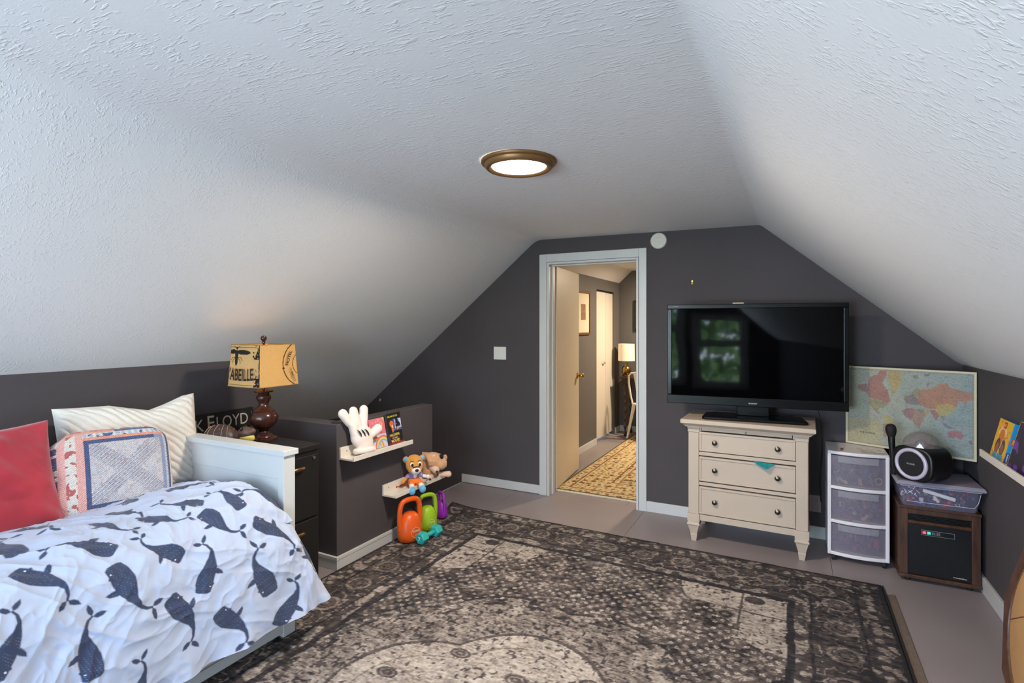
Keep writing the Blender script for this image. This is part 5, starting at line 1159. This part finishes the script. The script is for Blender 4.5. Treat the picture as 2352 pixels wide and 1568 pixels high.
q = MB(); q.lathe([(r8, 0), (r8, .012), (r8-.006, .016), (.001, .016)], 64, Matrix.Translation((.020, 0, zc)) @ Euler((0, -PI/2, 0)).to_matrix().to_4x4()); q.build('inset', mat('tan_leather', (196, 152, 100), .6, var=.08, vscale=9), oc, smooth=True)
q = MB(); q.tube([(.0035, (r8-.012)*math.cos(a), zc+(r8-.012)*math.sin(a)) for a in [2*PI*k/72 for k in range(72)]], .0012, 5, closed=True); q.tube([(.0035, r8-.02, zc-.06), (.0035, r8-.12, zc-.0), (.0035, 0, zc+.04)], .0018, 6); q.build('seam', mat('dark_thread', (96, 64, 38), .8), oc)

# ================================================================ NEXT ROOM CONTENTS
def hallrug():
    t = thing('patterned_runner', 'beige and gold patterned rug with fringe beyond the doorway', 'rug', (-1.25, 5.7, 0))
    x0, x1, y0, y1 = -1.885, -.30, 4.42, 7.10; step = .008
    x, y = np.meshgrid(np.arange(x0, x1, step), np.arange(y0, y1, step), indexing='ij'); d = np.minimum(np.minimum(x-x0, x1-x), np.minimum(y-y0, y1-y))
    c = np.empty(x.shape+(3,)); c[:] = lin((206, 184, 140)); cols = [lin(q_) for q_ in ((150, 70, 48), (92, 86, 70), (176, 128, 70), (116, 104, 66), (120, 60, 40))]
    def cells(mask, s_, rr, seed):
        a, b = x/s_, y/s_; ia, ib = np.floor(a), np.floor(b); h1 = np.sin(ia*12.98+ib*78.2+seed)*43758.5; h1 -= np.floor(h1); h2 = np.sin(ia*39.3+ib*11.1+seed)*24634.6; h2 -= np.floor(h2)
        r = np.hypot((a-ia-.5-(h1-.5)*.4)*(1+h2), (b-ib-.5-(h2-.5)*.4)*(2-h1))+.25*(vnoise(x, y, 40, 3)-.5)
        for k in range(5): c[mask & (r < rr) & (h1*5 >= k) & (h1*5 < k+1)] = cols[k]
        c[mask & (np.abs(r-rr) < .05)] = lin((120, 96, 60))
    cells(d > .0, .048, .22, 9.); cells(d > .0, .085, .27, 1.); cells((d > .46), .14, .33, 5.); n = vnoise(x, y, 30, 7); c[np.abs(n-.5) < .02] = lin((140, 112, 70))
    for a, b, q_ in ((0, .02, (92, 88, 74)), (.10, .115, (120, 90, 56)), (.125, .135, (200, 180, 130)), (.40, .415, (112, 80, 52)), (.45, .465, (150, 120, 76))): c[(d >= a) & (d < b)] = lin(q_)
    m = (d > .115) & (d < .40); 
    gridmesh('pile', np.stack([x+1.25, y-5.7, .010+0*x], -1), c, mat('hall_rug_pile', attr=True, rough=.95, bump=.4, bscale=400, spec=.15), t)
    B('backing', mat('rug_backing', (150, 130, 100), .9), t, (x0+1.25, x1-.008+1.25, y0-5.7, y1-.008-5.7, .001, .0095))
    q = MB(); R_ = random.Random(2)
    for k in range(150):
        xx = x0+(x1-x0)*(k+.5)/150; q.box(xx+1.25-.004, xx+1.25+.004, y0-5.7-.022-.010*R_.random(), y0-5.7, .001, .007+.003*R_.random())
    f = q.build('fringe', mat('cream_fringe', (226, 218, 198), .95), t); f['kind'] = 'stuff'
hallrug()
def frame(name, label, M, w, h, fr, frm, matm, pic, th=.02):
    t = thing(name, label, 'picture', M.translation); Ml = Matrix.Translation(-M.translation) @ M
    q = MB()
    for a in ((-w/2, w/2, -h/2, -h/2+fr), (-w/2, w/2, h/2-fr, h/2), (-w/2, -w/2+fr, -h/2+fr, h/2-fr), (w/2-fr, w/2, -h/2+fr, h/2-fr)): q.box(a[0], a[1], a[2], a[3], 0, th, M=Ml)
    q.build('frame', frm, t, bevel=.003)
    B('mat_board', matm, t, (-w/2+fr, w/2-fr, -h/2+fr, h/2-fr, 0, th*.5), M=Ml); B('print', pic, t, (-w*.17, w*.17, -h*.16, h*.2, th*.5, th*.5+.001), M=Ml)
    return t
gold = mat('dark_gold_frame', (120, 90, 46), .4, .4)
frame('framed_picture', 'gold framed picture with wide cream mount on the far room wall', face((-2.149, 5.86, 1.598), (0, 1, 0), (0, 0, 1)), .44, .505, .028, gold, mat('cream_mount', (226, 216, 190), .8), mat('brown_print', (150, 112, 84), .8, var=.5, vscale=30))
frame('framed_picture', 'black framed picture on the far end wall above the white lamp', face((-1.79, 7.329, 1.588), (1, 0, 0), (0, 0, 1)), .30, .42, .026, mat('black_frame', (28, 24, 22), .4), mat('ochre_print', (150, 124, 78), .8, var=.2, vscale=20), mat('ochre_print'))
dkw = wood('dark_desk_wood', (34, 22, 18), (58, 36, 26), .3, (1, 10, 10), 3)
dk = thing('writing_desk', 'dark wooden desk with twisted legs beyond the doorway', 'desk', (-1.50, 7.12, 0))
B('desktop', dkw, dk, (-.56, .56, -.19, .19, .755, .780), bevel=.004); B('apron', dkw, dk, (-.50, .50, -.16, .16, .67, .755), bevel=.002)
for x, y in ((-.47, -.13), (.47, -.13), (-.47, .14), (.47, .14)):
    q = MB(); pr_ = []
    for k in range(60):
        z = .05+.58*k/59; pr_.append((.016+.006*math.sin(z*60), z))
    q.lathe([(.012, 0), (.020, .012), (.022, .04)]+pr_+[(.024, .64), (.026, .67)], 14, Matrix.Translation((x, y, 0))); q.build('leg', dkw, dk, smooth=True)
tl2 = thing('table_lamp', 'small lamp with white drum shade and brass base beyond the doorway', 'lamp', (-1.985, 7.10, .780))
MB().lathe([(.05, 0), (.052, .008), (.040, .018), (.056, .040), (.062, .075), (.056, .110), (.036, .138), (.014, .150), (.010, .175), (.010, .20)], 28).build('lamp_base', mat('aged_brass', (150, 120, 66), .3, 1.), tl2, smooth=True)
q = MB(); q.lathe([(.106, .205), (.110, .205), (.106, .430), (.102, .430), (.106, .205)], 40, cap=False); q.build('lamp_shade', mat('white_shade', (240, 230, 210), .8, emit=(255, 236, 200), es=.05), tl2, smooth=True)
wm = mat('white_metal', (224, 214, 196), .3)
chd = thing('metal_chair', 'white metal cafe chair beside the desk beyond the doorway', 'chair', (-1.605, 6.88, .0100), rz=math.radians(55))
B('seat', wm, chd, (-.17, .18, -.18, .18, .432, .452), bevel=.012)
for sx_ in (-1, 1):
    for sy_ in (-1, 1): MB().tube([(sx_*.150, sy_*.150, .435), (sx_*.175, sy_*.175, .25), (sx_*.215, sy_*.205, .0)], [.024, .019, .013], 8).build('leg', wm, chd, smooth=True)
P_ = [(-.16, -.165, .44), (-.185, -.175, .56), (-.215, -.175, .72), (-.235, -.150, .805), (-.245, -.09, .845), (-.248, 0, .855), (-.245, .09, .845), (-.235, .150, .805), (-.215, .175, .72), (-.185, .175, .56), (-.16, .165, .44)]
MB().tube(P_, .012, 10).build('back_frame', wm, chd, smooth=True)
q = MB(); q.tube([(-.165, 0, .44), (-.205, 0, .64), (-.246, 0, .85)], .05, 10, flat=.08); q.build('back_splat', wm, chd, smooth=True)

# ================================================================ CEILING LIGHT AND LAMPS
cl = thing('ceiling_light', 'round bronze flush ceiling light, lit, on the flat ceiling', 'ceiling light', (-1.083, 2.140, zt(-1.083)-.0005))
brz = mat('bronze_ring', (126, 92, 54), .42, .45)
MB().lathe([(.118, -.020), (.121, -.026), (.133, -.035), (.142, -.035), (.150, -.028), (.153, -.019), (.154, -.014), (.166, -.012), (.169, -.007), (.168, 0)], 56, cap=False).build('ring', brz, cl, smooth=True, angle=50)
MB().lathe([(.001, -.0290), (.119, -.0270), (.121, -.022), (.001, -.020)], 48).build('diffuser', mat('lit_diffuser', (255, 250, 240), .5, emit=(255, 246, 232), es=9), cl)
def lamp_light(name, kind, loc, power, col_, size=.05, rot=None):
    l = bpy.data.lights.new(name, kind); l.energy = power; l.color = col_
    if kind == 'AREA': l.shape = 'DISK'; l.size = size
    else: l.shadow_soft_size = size
    o = bpy.data.objects.new(name, l); COL.objects.link(o); o.location = loc
    if rot: o.rotation_euler = rot
    return o
lamp_light('ceiling_light_beam', 'AREA', (-1.083, 2.140, zt(-1.083)-.040), CEIL_W, (1., .87, .72), .24)
lamp_light('lamp_bulb_light', 'POINT', (-2.68, 2.075, .8045+.40), LAMP_W, (1., .68, .36), .03)
hl = thing('ceiling_light', 'round flush light on the far room ceiling, out of sight past the door', 'ceiling light', (-.94, 6.6, 2.204))
MB().lathe([(.12, -.03), (.15, -.02), (.16, 0)], 32).build('ring', brz, hl, smooth=True)
lamp_light('hall_light_beam', 'AREA', (-.94, 6.6, 2.165), HALL_W, (1., .80, .58), .24)
